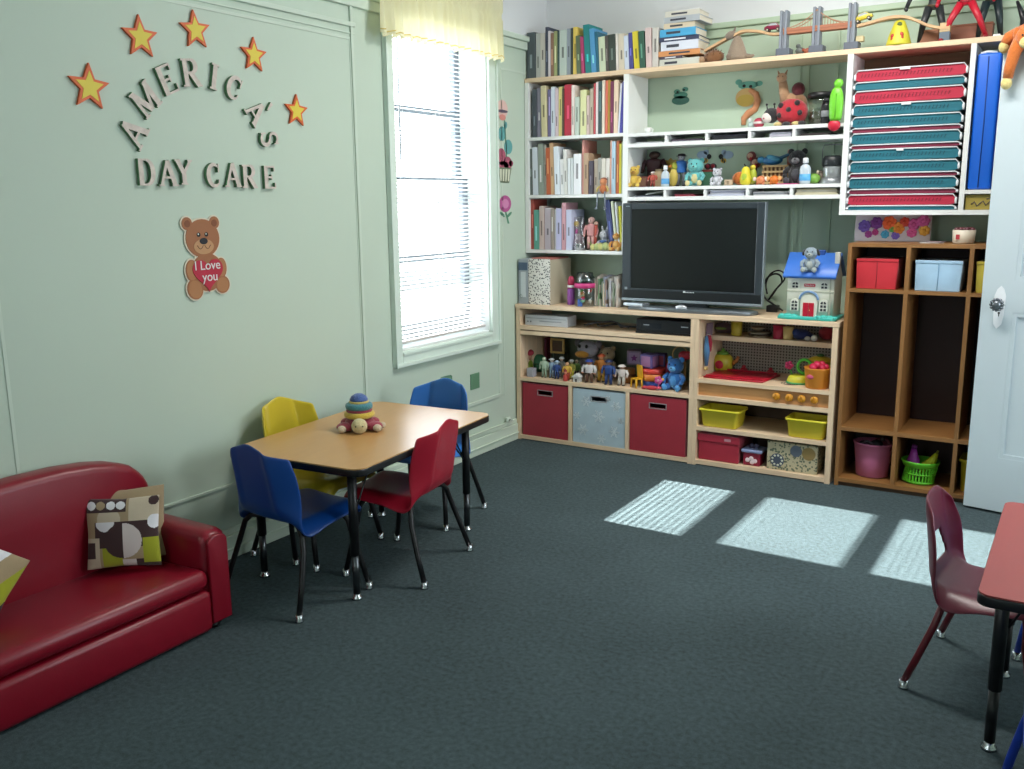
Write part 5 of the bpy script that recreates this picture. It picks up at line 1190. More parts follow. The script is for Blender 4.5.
simple('striped_ball','small red and white striped ball on the upper toy shelf, left of the ladybug','ball',(X_(OB,268,.22),.22,Z1),[('ball',[('ell',(0,0,.026),(.028,.026,.026))],'#a8324a'),('stripe',[('lathe',(0,0,.02),[(.026,0),(.0285,.003),(.0285,.009),(.026,.012)],20)],'#c8c0bc')])
simple('white_snail_toy','small white and teal toy beside the striped ball','toy',(X_(OB,205,.23),.23,Z1),[('body',[('ell',(0,0,.018),(.02,.016,.018))],'#a8bcb8'),('head',[('ell',(-.006,-.006,.042),(.012,.011,.012))],'#c4ccc8')])
t=thing('black_lid_jar','glass jar with a black lid at the right of the upper toy shelf','jar',(X_(OB,795,.27),.27,Z1))
obj('jar_glass',[('lathe',(0,0,0),[(.055,0),(.058,.004),(.058,.12),(.05,.135)],26)],MIX_CLEAR('dim_jar_glass',(.74,.78,.74,1),.12,.04),t); obj('contents',[('lathe',(0,0,.005),[(.05,0),(.052,.02),(.05,.06),(.03,.064)],22)],M('#4a4c3c',.7),t); obj('lid',[('lathe',(0,0,.135),[(.06,0),(.064,.003),(.064,.02),(.055,.026)],26)],M('#15171a',.4),t)
simple('black_flask','black flask with a grey band standing in front of the glass jar','flask',(X_(OB,845,.2),.2,Z1),[('flask',[('lathe',(0,0,0),[(.022,0),(.024,.003),(.024,.09),(.02,.105)],20)],'#14161a',.35),('lid',[('cyl',(0,0,.105),(0,0,.125),.018)],'#202226'),('grey_band',[('lathe',(0,0,.035),[(.0235,0),(.025,.001),(.025,.03),(.0235,.031)],20)],'#7f8488')])
t=thing('lime_green_toy_figure','lime green toy figure with a red foot hanging over the right end of the shelf','toy',(X_(OB,930,YU-.01),YU-.0155,Z1-.03)); t.scale=(1,1,.86)
obj('body',[('lathe',(0,0,.045),[(.024,0),(.03,.02),(.034,.09),(.031,.14),(.022,.17),(.014,.18)],18,(1,.5))],M('#6cc030',.4),t); obj('head',[('ell',(.006,0,.245),(.022,.012,.026))],M('#6cc030',.4),t); obj('foot',[('ell',(-.004,-.002,.02),(.03,.014,.032))],M('#b81c34',.4),t); obj('seam',[('tube',[(0,-.0165,.06),(.002,-.019,.12),(.002,-.016,.19)],.0018,6)],M('#4fa01c',.4),t)
# lower toy shelf
g='small toys along the lower toy shelf'
plush('duckling_plush','small yellow duckling-like plush at the left end of the lower toy shelf','soft toy',(X_(OC,168,.19),.19,Z2),.125,'#cfae48','#d6b854','#cfae48',R(15),g,'round','#b98a34')
figure('dark_doll','dark brown haired doll standing behind the yellow plush','doll',(.735,.33,Z2),.20,'#4a342c','#4b2a30','#3a3034',hair='#2c2426',group=g,girth=1.7)
cube_toy('maroon_block','maroon box with a tan lid right of the yellow plush','block',(X_(OC,252,.27),.27,Z2),.058,'#7a4540','#8a6a5a',R(8),g)
figure('santa_figurine','small red figurine with a white hat, left of the first sanitiser bottle','figurine',(X_(OC,330,.2),.2,Z2),.082,'#c0a090','#a84a3c','#8f3f34','#cfc8c4',group=g,girth=1.5)
simple('tan_block','tan wooden block between the red figurine and the bottle','block',(X_(OC,385,.27),.27,Z2),[('block',[bx(-.022,.022,-.02,.02,0,.085,.003)],'#b09a78',.6,'wood'),('top_piece',[bx(-.018,.018,-.016,.016,.085,.098,.003)],'#8f7c5c')],0,g)
bottle('sanitiser_bottle','clear sanitiser bottle with a blue label, the left one on the lower toy shelf',(X_(OC,438,.185),.185,Z2),.112,.046,'#b4c0c8','#dfe4e6','#4a8fc0',g,False)
simple('sun_toy','ochre sun-shaped toy leaning on the wall behind the captain','toy',(X_(OC,475,.36),.37,Z2),[('disc',[('prism',[(.055*(1 if i%2 else .78)*math.cos(pi*i/10),.105+.055*(1 if i%2 else .78)*math.sin(pi*i/10)) for i in range(20)],'y',-.006,.006)],'#b89a4c'),('centre',[('ell',(0,-.008,.105),(.032,.005,.032))],'#c4a040'),('stand',[bx(-.02,.02,-.01,.01,0,.055,.002)],'#a08858')],0,g)
figure('captain_toy','blue and grey captain toy with a black cap on the lower toy shelf','figurine',(X_(OC,575,.25),.25,Z2),.175,'#8a8c92','#2c68b4','#5c6068','#1c1a20',group=g,girth=1.35,arms='#8c9096')
simple('yellow_fish_toy','small yellow and green toy beside the captain','toy',(X_(OC,510,.24),.24,Z2),[('body',[('ell',(0,0,.05),(.026,.02,.05))],'#c4ae54'),('top',[('ell',(.006,0,.11),(.02,.018,.022))],'#b4b844'),('beak',[('cyl',(-.012,-.014,.11),(-.02,-.03,.106),.008,.002)],'#c87830')],0,g)
plush('turquoise_plush','plump turquoise plush with a cream belly in the middle of the lower toy shelf','soft toy',(X_(OC,700,.22),.22,Z2),.155,'#5fb0b0','#c9c08c','#5fb0b0',R(5),g,'round','#6bb8b4',headk=1.15)
simple('green_toy_box','small dark green box behind the turquoise plush','box',(X_(OC,800,.28),.28,Z2),[('box',[bx(-.035,.035,-.03,.03,0,.075,.003)],'#3f6e54'),('lid',[bx(-.038,.038,-.033,.033,.075,.086,.002)],'#7d3a34')],0,g)
for i,(u,lab) in enumerate(((805,'left'),(850,'right'))): simple('ladybug_beanie','red and black ladybug head on the green box, the %s one'%lab,'toy',(X_(OC,u,.29),.285,Z2+.0865),[('head',[('ell',(0,0,.017),(.019,.017,.017))],'#1f1a1c',.8,'plush'),('face',[('ell',(.002,-.01,.018),(.012,.009,.012))],'#9a2030',.8,'plush')],0,'ladybug heads')
plush('white_bear_plush','small white-grey bear plush right of the turquoise plush','soft toy',(X_(OC,885,.19),.19,Z2),.098,'#b4b6be','#c4c6cc','#a4a6b0',0,g)
simple('beige_pebble_toy','small beige toy block on the lower toy shelf under the right bee','toy',(X_(OC,985,.2),.2,Z2),[('block',[bx(-.022,.022,-.012,.012,0,.03,.005)],'#b9a58c'),('front_face',[bx(-.006,.006,-.0135,-.012,.006,.024,.001)],'#8c7a64')],0,g)
simple('orange_pumpkin_toy','orange round toy behind the yellow pear toy','toy',(X_(OD,112,.25),.25,Z2),[('ball',[('ell',(0,0,.036),(.048,.036,.036))],'#c87028',.8,'plush'),('rib',[('tube',[(.02*s_,-.036,.012+.0),(.024*s_,-.04,.036),(.016*s_,-.032,.062)],.003,6) for s_ in (-1,1)],'#a85818')],0,g)
simple('yellow_pear_toy','yellow pear-shaped toy with a green middle on the lower toy shelf','toy',(X_(OD,150,.185),.185,Z2),[('body',[('lathe',(0,0,0),[(.018,0),(.028,.012),(.03,.035),(.022,.06),(.02,.08),(.012,.092),(.003,.095)],20)],'#d0c430'),('middle',[('ell',(0,-.018,.038),(.016,.014,.022))],'#96b030'),('stem',[('cyl',(0,0,.093),(-.01,0,.108),.003)],'#2c2a24')],0,g)
simple('yellow_green_toy','yellow-green toy bird beside the yellow pear toy','toy',(X_(OD,212,.22),.22,Z2),[('body',[('ell',(0,0,.045),(.02,.018,.045))],'#a4b034'),('head',[('ell',(0,-.004,.09),(.015,.014,.014))],'#c8b838'),('foot',[('ell',(0,-.012,.008),(.02,.016,.008))],'#7d7c2c')],0,g)
for i,(u,v,lab,sc0) in enumerate(((175,268,'upper left',.021),(218,322,'lower right',.022))):
    x,z=wsh(u,v,OD,.35); simple('owl_puppet','brown owl head with a red beak leaning on the wall, the %s one'%lab,'toy',(x,.365,Z2),[('head',[('ell',(0,0,z-Z2),(sc0*1.25,sc0,sc0*1.3))],'#7a2f2c',.8,'plush'),('face',[('ell',(-.002,-sc0*.75,z-Z2+.003),(sc0*.75,sc0*.35,sc0*.7))],'#c09a84',.8,'plush'),('beak',[('ell',(.004,-sc0*1.15,z-Z2-.012),(sc0*.35,sc0*.3,sc0*.4),None,8)],'#b01c28'),('stick',[('cyl',(0,.0,0),(0,0,z-Z2-sc0),.005)],'#6d5840')],0,'owl puppets')
for i,(u,c,c2,lab) in enumerate(((282,'#c87a50','#d8c4b4','orange and white toy crab left of the wooden crate front'),(398,'#c86a1c','#d89a5c','bright orange toy crab in front of the wooden crate'))):
    simple('crab_toy',lab+' on the shelf','toy',(X_(OD,u,.18),.18,Z2),[('body',[('ell',(0,0,.024),(.024,.02,.022))],c),('claw',[('ell',(-.03,-.008,.03),(.01,.008,.011))],c2),('claw',[('ell',(.03,-.008,.03),(.01,.008,.011))],c2),('leg',[('cyl',(-.016,-.006,0),(-.016,-.006,.014),.005)],c),('leg',[('cyl',(.016,-.006,0),(.016,-.006,.014),.005)],c)],0,'orange crab toys')
xa,xb=X_(OD,298,.28),X_(OD,522,.28)
t=thing('wooden_lattice_crate','small wooden crate with square openings on the lower toy shelf','crate',(0,0,0)); s=[]
for z in (.006,.034,.062,.09): s.append(bx(xa,xb,.262,.27,Z2+z,Z2+z+.010))
n=6
for i in range(n+1): x=xa+(xb-xa-.008)*i/n; s.append(bx(x,x+.008,.2705,.278,Z2,Z2+.10))
obj('front_lattice',s,M('#c4a678',.6,'wood'),t); obj('crate_box',[bx(xa,xb,.2785,.283,Z2,Z2+.1),bx(xa,xa+.006,.2835,.36,Z2,Z2+.1),bx(xb-.006,xb,.2835,.36,Z2,Z2+.1),bx(xa+.006,xb-.006,.2835,.36,Z2,Z2+.005)],M('#7a5c44',.6,'wood'),t)
zc=Z2+.1005
t=thing('blue_bird_toy','blue toy bird with a long tail lying on the wooden crate','toy',((xa+xb)/2-.03,.31,zc+.0),0)
obj('body',[('ell',(0,0,.026),(.055,.022,.024))],M('#2f6fa0',.5),t); obj('head',[('ell',(-.06,0,.03),(.02,.018,.018))],M('#3a84ac',.5),t); obj('tail',[('tube',[(.04,0,.035),(.09,0,.055),(.12,0,.06)],[.01,.007,.003],8)],M('#2a5a78',.5),t); obj('wing',[('ell',(.01,-.016,.036),(.04,.008,.014),(0,.3,0))],M('#4d94b4',.5),t)
simple('pink_candle_toy','pinkish upright candle-like toy at the right corner of the wooden crate','toy',(xb-.012,.32,zc),[('stick',[('cyl',(0,0,0),(0,0,.07),.011)],'#b0705c'),('tip',[('ell',(0,0,.072),(.011,.011,.008))],'#c48a78')])
plush('gorilla_plush','black gorilla plush with a grey chest between the crate and the right bottle','soft toy',(X_(OD,592,.25),.25,Z2),.188,'#0e0f12','#3c3e44','#0e0f12',0,None,'round','#6a6a6e')
bottle('sanitiser_bottle','clear sanitiser bottle with a blue label in front of the gorilla plush',(X_(OD,662,.175),.175,Z2),.128,.055,'#b4c0c8','#d8dde2','#4f9ccc',g,False)
simple('green_apple_toy','dull green toy apple right of the second sanitiser bottle','toy',(X_(OD,742,.2),.2,Z2),[('apple',[('ell',(0,0,.026),(.03,.026,.026))],'#6e9a3c'),('stem',[('cyl',(.012,0,.045),(.018,0,.066),.006)],'#b4a890')],0,g)
simple('brown_rock_toy','dark brown rounded toy between the green apple and the lantern','toy',(X_(OD,795,.23),.235,Z2),[('body',[('ell',(0,0,.03),(.022,.02,.03))],'#5d5244'),('cap',[('ell',(0,0,.055),(.014,.014,.012))],'#463c34')],0,g)
t=thing('camping_lantern','silver and black wire-handled lantern at the right end of the lower toy shelf','lantern',(X_(OD,892,.23),.23,Z2))
obj('base',[('lathe',(0,0,0),[(.056,0),(.058,.006),(.05,.022),(.046,.03)],24)],M('#8f9498',.35,'',.5),t); obj('glass',[('lathe',(0,0,.03),[(.042,0),(.044,.003),(.044,.052),(.042,.055)],24)],M('#a4a9ac',.2,'',.5),t); obj('top',[('lathe',(0,0,.085),[(.046,0),(.048,.004),(.046,.04),(.036,.052)],24)],M('#1b2024',.4),t); obj('wire_handle',[('tube',[(-.05,0,.09),(-.05,0,.17),(-.044,0,.19),(.044,0,.19),(.05,0,.17),(.05,0,.09)],.0025,6)],M('#7c8084',.4,'',.7),t)
o=obj('pink_paper',[bx(X_(OD,425,.15),X_(OD,600,.15),.14,.2,Z2,Z2+.004)],M('#b8447c',.7)); tag(o,'flat magenta paper strip lying at the shelf front before the gorilla plush','paper')
# papers in the slots
def stack(label,x0,x1,z,n,cols,grp='papers in the narrow slots',y0=YU+.012,skew=0,d_=.2,th=.006):
    t=thing('paper_stack',label,'papers',((x0+x1)/2,y0,z),0,grp); w=x1-x0; rq=random.Random(int(x0*1000))
    for i in range(n):
        obj('paper_layer',[('box',(rq.uniform(-.004,.004),d_/2+rq.uniform(0,.01),th*(i+.5)+.0003*i),(w*rq.uniform(.9,1),d_*.95,th),(0,R(skew)*(i>0),R(rq.uniform(-1,1))))],M(cols[i%len(cols)],.7),t)
L1,L2=1.7235,1.4375
stack('thin white sheets in the first upper slot from the left',.70,.86,L1,1,['#a9a9ae'])
stack('dark booklet with pale edges in the second upper slot',.91,1.08,L1,2,['#8c8a96','#3a2c3c'])
stack('black booklets in the middle upper slot',1.13,1.32,L1,3,['#20222e','#12141a','#2c2c38'],th=.008)
stack('white card pile in the fourth upper slot',1.44,1.55,L1,4,['#c4c6cc','#b8b4c4'])
stack('dark folders in the last upper slot at the right',1.59,1.74,L1,2,['#33282a','#241c1e'])
stack('slate folder in the first lower slot from the left',.70,.86,L2,1,['#4c5260'])
stack('red notebook in the second lower slot',.93,1.05,L2,2,['#9c3a48','#7d2c3c'])
stack('thick white paper pile in the middle lower slot',1.125,1.325,L2,4,['#b4b8cc','#c8cad2','#9a9cb0','#c0c2cc'],th=.0075)
stack('jumbled pale papers in the fourth lower slot',1.36,1.55,L2,3,['#b8b8bc','#7d8088','#c0bec0'])
stack('cream papers in the last lower slot at the right',1.58,1.79,L2,4,['#b4ac90','#c4bda4','#c8c4b4'],th=.007)
o=obj('white_pen',[('cyl',(.76,YU+.03,L2+.012),(.86,YU+.05,L2+.028),.003,.003,8)],WHITE); tag(o,'white pen lying across the slate folder in the first lower slot','pen')
# ================================================================== TOP BOARD THINGS
TP=(730,0); TQ_=(840,0); TR=(620,0); ZP=ZT+.0004
t=thing('hedgehog_toy','small brown spiky hedgehog toy right of the flat stack of books','toy',(X_(TR,800,YU+.06),YU+.06,ZP))
obj('body',[('ell',(.01,0,.03),(.055,.035,.034))],M('#7a5230',.9,'plush'),t); obj('head',[('ell',(-.052,-.008,.02),(.024,.018,.018))],M('#a4876a',.8,'plush'),t)
obj('spines',[('cyl',(.01+.045*math.cos(a)*math.cos(b),.03*math.cos(a)*math.sin(b),.03+.028*math.sin(a)),(.01+.062*math.cos(a)*math.cos(b),.045*math.cos(a)*math.sin(b),.034+.042*math.sin(a)),.004,.0005,5) for a in (.3,.8,1.3) for b in [k*.7 for k in range(9)]],M('#5c3a20',.8),t)
t=thing('kangaroo_toy','grey-brown standing kangaroo-like toy animal under the wooden track','toy',(X_(TP,75,YU+.05),YU+.05,ZP))
obj('body',[('lathe',(0,0,0),[(.05,0),(.055,.02),(.042,.06),(.028,.095),(.014,.12)],18,(1,.7))],M('#8a7a68',.8,'plush'),t); obj('head',[('ell',(-.034,-.01,.125),(.03,.02,.02),(0,-.5,0))],M('#7d6f60',.8,'plush'),t); obj('tail',[('tube',[(.045,0,.02),(.075,0,.015),(.09,0,.02)],[.014,.01,.005],8)],M('#8a7a68',.8,'plush'),t)
for s_ in (-1,1): obj('leg',[('ell',(-.02,s_*.022,.02),(.03,.014,.02))],M('#7a6a5a',.8,'plush'),t)
obj('ear',[('cyl',(-.02,0,.14),(-.012,0,.165),.008,.003)],M('#6d6054',.8,'plush'),t)
# bridge
YBR=YU+.05
def bp(org,u,v,Y=YBR): x,z=XZ(org[0]+u/8.533,org[1]+v/8.533,Y); return (x,Y,z)
t=thing('toy_suspension_bridge','toy suspension bridge with three grey towers and a red-brown deck on the top board','toy bridge',(0,0,0))
GT=M('#7d848e',.5)
tw=[(bp(TP,472,95),.018),(bp(TP,755,62),.018),(bp(TQ_,118,28),.017)]
for (p,w) in tw:
    x,_,z=p
    tt=obj('tower',[bx(x-w,x-w*.35,YBR-.028,YBR+.028,ZP,z,.002),bx(x+w*.35,x+w,YBR-.028,YBR+.028,ZP,z,.002),bx(x-w*.35,x+w*.35,YBR-.02,YBR+.02,ZP,z-.006,.002)],GT,t)
    obj('footing',[bx(x-w-.012,x+w+.02,YBR-.034,YBR+.034,ZP,ZP+.035,.003)],M('#59606c',.5),tt)
zd=bp(TP,472,285)[2]; DK=M('#a4684c',.6)
xl,xm_,xr=tw[0][0][0],tw[1][0][0],tw[2][0][0]
obj('deck',[bx(xl-.0,xr,YBR-.024,YBR+.024,zd-.008,zd+.006,.002)],DK,t); obj('railing',[bx(xl,xr,YBR-.026,YBR-.023,zd+.006,zd+.018),bx(xl,xr,YBR+.023,YBR+.026,zd+.006,zd+.018)],DK,t)
ztop=tw[1][0][2]-.014
for a,b in ((xl,xm_),(xm_,xr)):
    for yy in (YBR-.024,YBR+.024):
        lo=a if a==xl else b
        pts=[]
        for i in range(13):
            q=i/12; x=a+(b-a)*q; d_=(q if a==xl else 1-q); zc_=zd+.02+(ztop-zd-.02)*d_**2.2; pts.append((x,yy,zc_))
        obj('suspension_cable',[('tube',pts,.0022,6)]+[('cyl',(pts[i][0],yy,zd+.01),pts[i],.0009,.0009,5) for i in range(1,12)],M('#b08468',.6),t)
TRK=M('#c4a078',.55,'wood')
def track(name,label,pts):
    t=thing(name,label,'toy track',(0,0,0)); bm=bmesh.new(); hw_,th=.02,.006
    V=[]
    for i,p in enumerate(pts):
        V.append([bm.verts.new((p[0],p[1]+sy_*hw_,p[2]+sz)) for sy_,sz in ((-1,-th),(-1,th),(-.5,th),(-.5,th*.4),(-.3,th*.4),(-.3,th),(.3,th),(.3,th*.4),(.5,th*.4),(.5,th),(1,th),(1,-th))])
    for a,b in zip(V,V[1:]):
        for j in range(12): bm.faces.new((a[j],a[(j+1)%12],b[(j+1)%12],b[j]))
    bm.faces.new(V[0]); bm.faces.new(V[-1][::-1]); bmesh.ops.recalc_face_normals(bm,faces=bm.faces)
    me=bpy.data.meshes.new('track_piece'); bm.to_mesh(me); bm.free(); me.materials.append(TRK); o=bpy.data.objects.new('track_piece',me); COL.objects.link(o); o.parent=t; return t
def smooth(P,n=6):
    o=[]
    for i in range(len(P)-1):
        p0,p1,p2,p3=[Vector(P[max(0,min(len(P)-1,k))]) for k in (i-1,i,i+1,i+2)]
        for j in range(n):
            q=j/n; o.append(.5*((2*p1)+(p2-p0)*q+(2*p0-5*p1+4*p2-p3)*q*q+(3*p1-p0-3*p2+p3)*q**3))
    o.append(Vector(P[-1])); return o
t=track('wooden_track_ramp','wooden toy railway ramp rising from the books to the left bridge tower',smooth([bp(TR,730,438),bp(TR,900,340),bp(TP,30,310),bp(TP,120,268),bp(TP,250,270),bp(TP,350,292),bp(TP,440,292)]))
zq=bp(TR,900,340)[2]
t=track('wooden_track_hill','wavy wooden toy railway track running right from the bridge to the dark figures',smooth([bp(TQ_,150,225),bp(TQ_,250,200),bp(TQ_,430,152),bp(TQ_,560,148),bp(TQ_,660,180),bp(TQ_,760,220),bp(TQ_,860,240),bp(TQ_,935,240)]))
def car(name,label,loc,L,col,rz=0):
    t=thing(name,label,'toy car',loc,rz)
    obj('car_body',[('prism',[(-L/2,.010),(L/2,.010),(L/2,.022),(L*.38,.026),(L*.2,.040),(-L*.15,.041),(-L*.34,.028),(-L/2,.023)],'y',-.014,.014,.003)],M(col,.3),t)
    obj('window_band',[('prism',[(-L*.28,.028),(L*.3,.028),(L*.17,.038),(-L*.13,.0385)],'y',-.0146,.0146)],M('#a8b0b4',.25),t)
    for x in (-L*.3,L*.3):
        for y in (-.0135,.0135): w_=obj('wheel',[('cyl',(x,y-.003,.0085),(x,y+.003,.0085),.0085)],BLACKM,t); obj('hubcap',[('cyl',(x,y-.0036,.0085),(x,y+.0036,.0085),.0042)],M('#c4b8a4',.3),w_)
    return t
p=bp(TP,368,282); car('red_toy_car','dark red toy car on the track left of the bridge',(p[0],YBR,p[2]+.0065),.085,'#7c1838')
p=bp(TQ_,205,205); c_=car('yellow_toy_car','yellow toy car climbing the track right of the bridge',(p[0],YBR,p[2]+.010),.085,'#c8b428'); c_.rotation_euler=(0,R(-14),0)
simple('grey_dinosaur_toy','small grey toy dinosaur under the bridge between the first two towers','toy',(bp(TP,595,450)[0],YBR,ZP),[('body',[('ell',(0,0,.02),(.022,.014,.017))],'#5d6460'),('head',[('ell',(-.008,0,.042),(.012,.01,.011))],'#4f5654'),('leg',[('cyl',(-.012,0,0),(-.01,0,.016),.006)],'#4f5654'),('leg',[('cyl',(.014,0,0),(.012,0,.016),.006)],'#4f5654')])
simple('rust_toy_crab','small rust red toy next to the grey dinosaur under the bridge','toy',(bp(TP,665,450)[0],YBR,ZP),[('body',[('ell',(0,0,.015),(.022,.016,.015))],'#a05a40'),('claw',[('ell',(-.02,-.008,.022),(.008,.006,.008))],'#8a4430'),('claw',[('ell',(.02,-.008,.022),(.008,.006,.008))],'#8a4430')])
p0=bp(TQ_,500,370); hcone=bp(TQ_,500,150)[2]-ZP-.012
t=thing('yellow_cone_toy','tall yellow cone-shaped toy with red spots holding up the wavy track','toy',(p0[0],YBR,ZP))
obj('cone',[('lathe',(0,0,0),[(.056,0),(.055,.01),(.044,hcone*.45),(.030,hcone*.78),(.022,hcone*.94),(.01,hcone)],22)],M('#c4bc34',.5),t)
for x,z,rr_ in ((-.022,hcone*.36,.009),(-.022,hcone*.24,.008),(.016,hcone*.38,.011),(.019,hcone*.26,.009)): obj('red_spot',[('ell',(x,-.044+z*.12,z),(rr_,.006,rr_*1.2),None,10)],M('#b02a24',.5),t)
obj('green_eye',[('ell',(.004,-.026,hcone*.8),(.012,.006,.012),None,10)],M('#4a5a24',.5),t)
simple('cream_block','cream wooden block beside the third bridge tower','block',(bp(TQ_,152,355)[0]+.008,YBR-.0,ZP+.036),[('block',[bx(-.015,.02,-.015,.015,0,.024,.002)],'#c0b48c',.6,'wood'),('top_line',[bx(-.012,.017,-.012,.012,.024,.026)],'#a89c74')])
# wooden boxes and figures
xa,xb=bp(TQ_,650,330)[0],bp(TQ_,820,330)[0]
simple('brown_wooden_box','brown wooden box behind the first dark figure on the top board','box',((xa+xb)/2,YU+.14,ZP),[('box',[bx(-(xb-xa)/2,(xb-xa)/2,-.03,.03,0,.062,.002)],'#8a5c42',.6,'wood'),('lid',[bx(-(xb-xa)/2-.002,(xb-xa)/2+.002,-.032,.032,.062,.07,.002)],'#9c6c4e',.6,'wood')])
xa,xb=bp((940,0),200,400)[0],bp((940,0),640,400)[0]; k2=12.19/8.533
def q2(u,v,Y=YU+.08): x,z=XZ(940+u/12.19,v/12.19,Y); return x,z
x0_,_=q2(120,420,YU+.15); x1_,_=q2(640,420,YU+.15)
simple('long_wooden_box','long reddish wooden box behind the red figure on the top board','box',((x0_+x1_)/2,YU+.17,ZP),[('box',[bx(-(x1_-x0_)/2,(x1_-x0_)/2,-.035,.035,0,.075,.002)],'#7c4a34',.6,'wood'),('lid',[bx(-(x1_-x0_)/2-.002,(x1_-x0_)/2+.002,-.037,.037,.075,.083,.002)],'#8a563c',.6,'wood')])
x_,z_=q2(55,480,YBR); simple('striped_track_support','small cream and grey block support under the end of the wavy track','block',(x_,YBR,ZP),[('grey_foot',[bx(-.022,.022,-.018,.018,0,.042,.002)],'#5c6a78'),('cream_top',[bx(-.022,.022,-.018,.018,.042,.082,.002)],'#c0a880',.6,'wood')])
def tallfig(name,label,x,Y,col,col2,h,spread,head,extra=None):
    t=thing(name,label,'action figure',(x,Y,ZP)); 
    for sx in (-1,1):
        obj('leg',[('tube',[(sx*.022,0,h*.47),(sx*(.03+spread*.5),-.01,h*.27),(sx*(.035+spread),0,h*.04)],[h*.052,h*.042,h*.028],12)],M(col,.4),t)
        obj('boot',[('ell',(sx*(.037+spread),-.014,h*.022),(h*.035,h*.065,h*.022))],M(col2,.4),t)
        obj('arm',[('tube',[(sx*.055,0,h*.78),(sx*.10,-.01,h*.62),(sx*.115,-.03,h*.48)],[h*.036,h*.03,h*.024],10),('ell',(sx*.115,-.034,h*.46),(h*.025,h*.025,h*.03),None,10)],M(col,.4),t)
    obj('torso',[('lathe',(0,0,h*.44),[(h*.07,0),(h*.075,h*.05),(h*.065,h*.14),(h*.105,h*.3),(h*.095,h*.37),(h*.03,h*.42)],18,(1,.62))],M(col,.4),t)
    obj('belt',[('lathe',(0,0,h*.47),[(h*.07,0),(h*.082,.002),(h*.082,h*.03),(h*.07,h*.032)],18,(1,.66))],M(col2,.4),t)
    hd=obj('head',[('ell',(0,0,h*.92),(h*.052,h*.058,h*.075))],M(head,.5),t)
    for sx in (-1,1): obj('eye',[('ell',(sx*h*.02,-h*.054,h*.93),(h*.01,h*.006,h*.008),None,8)],WHITE,hd)
    if extra: extra(t)
    return t
xr_,_=q2(290,440,YU+.06)
tallfig('red_action_figure','red suited toy figure standing with legs apart, cut by the top of the photo',xr_+.0,YU+.05,'#b3142c','#8f0f22',.34,.055,'#a01228')
xr_,_=q2(75,300,YU+.1)
tallfig('dark_action_figure','dark figure with brown fur-like legs, left of the red figure, on the top board',xr_-.06,YU+.12,'#262a2c','#4e3c26',.36,.02,'#3a2c22')
def claws(t):
    obj('claw',[('tube',[(.10,-.0,.16),(.135,0,.08),(.12,0,.01)],[.006,.016,.002],8),('tube',[(.13,0,.09),(.165,0,.15)],[.012,.001],8)],M('#14161c',.35),t)
xr_,_=q2(600,300,YU+.1)
tallfig('clawed_action_figure','black-green figure with claw-like wings at the right end of the top board',xr_+.0,YU+.14,'#16262a','#2a3224',.36,.012,'#1e2426',claws)
obj_=obj('white_tray_edge',[bx(q2(650,430,YU+.03)[0],q2(740,430,YU+.03)[0],YU+.01,YU+.05,ZP,ZP+.008,.002)],WHITE); tag(obj_,'small white strip lying on the right end of the top board','strip')
# lion hanging over the door
dm=Matrix.Translation((2.483,-.05,0))@Matrix.Rotation(R(-10.5),4,'Z')
t=thing('orange_dog_plush','orange plush animal with cream paws draped over the top corner of the open door','soft toy',tuple(dm@Vector((.075,0,2.036))),R(-10.5))
OR=M('#c46a28',.95,'plush'); CRP=M('#d0c07c',.95,'plush')
obj('body',[('ell',(.03,.02,.045),(.085,.06,.05))],OR,t)
hd=obj('head',[('ell',(.03,-.045,.028),(.052,.042,.048))],OR,t); obj('muzzle',[('ell',(.035,-.085,-.0),(.03,.02,.025))],CRP,hd)
for sx in (-1,1): obj('ear',[('ell',(.03+sx*.048,-.045,.045),(.014,.012,.024))],OR,hd); obj('eye',[('ell',(.032+sx*.016,-.088,.03),(.004,.003,.004),None,8)],BLACKM,hd)
obj('paw',[('ell',(-.068,-.02,-.0),(.022,.024,.026))],CRP,t); obj('arm',[('tube',[(-.02,-.0,.05),(-.055,-.015,.035),(-.066,-.02,.01)],[.032,.026,.022],10)],OR,t)
obj('arm',[('tube',[(-.0,-.03,.03),(-.02,-.045,-.03),(-.035,-.038,-.09),(-.04,-.034,-.13)],[.03,.026,.022,.02],10)],OR,t); obj('paw',[('ell',(-.042,-.038,-.15),(.022,.022,.026))],CRP,t)
obj('leg',[('tube',[(.08,-.03,.03),(.09,-.045,-.05),(.09,-.04,-.12)],[.034,.028,.022],10)],OR,t); obj('foot',[('ell',(.09,-.045,-.145),(.025,.024,.03))],CRP,t)
# ================================================================== SHELF OF FIGURES IN THE STORAGE CABINET
OE,OF=(510,325),(600,325)
def Xe(u,Y,org=OE): return hit(org[0]+u/10.24,375,1,Y).x
ZC_=.3846
g='toy people on the cabinet shelf'
simple('grey_cube_toy','pale grey cube at the front left corner of the figure shelf','block',(Xe(222,.05),.05,ZC_),[('block',[('box',(0,0,.026),(.044,.044,.052),None,.003)],'#9a9aa4'),('dark_side',[bx(-.024,-.0222,-.018,.018,.006,.046)],'#3a3c4a')])
simple('red_capped_toy','toy with a red cap and a lime green body behind the grey cube','toy',(Xe(185,.12),.12,ZC_),[('body',[('lathe',(0,0,0),[(.03,0),(.034,.02),(.03,.07),(.02,.085)],18)],'#8fa434'),('face',[('ell',(0,-.004,.105),(.03,.026,.026))],'#b08064'),('cap',[('ell',(0,0,.13),(.04,.034,.024))],'#9c2438')])
simple('dark_green_ball','dark green ball at the back left of the figure shelf','ball',(Xe(300,.2),.2,ZC_),[('ball',[('ell',(0,0,.056),(.05,.05,.056))],'#2f6e4c'),('panel_line',[('lathe',(0,0,.052),[(.049,0),(.0515,.002),(.0515,.006),(.049,.008)],24)],'#24543a')])
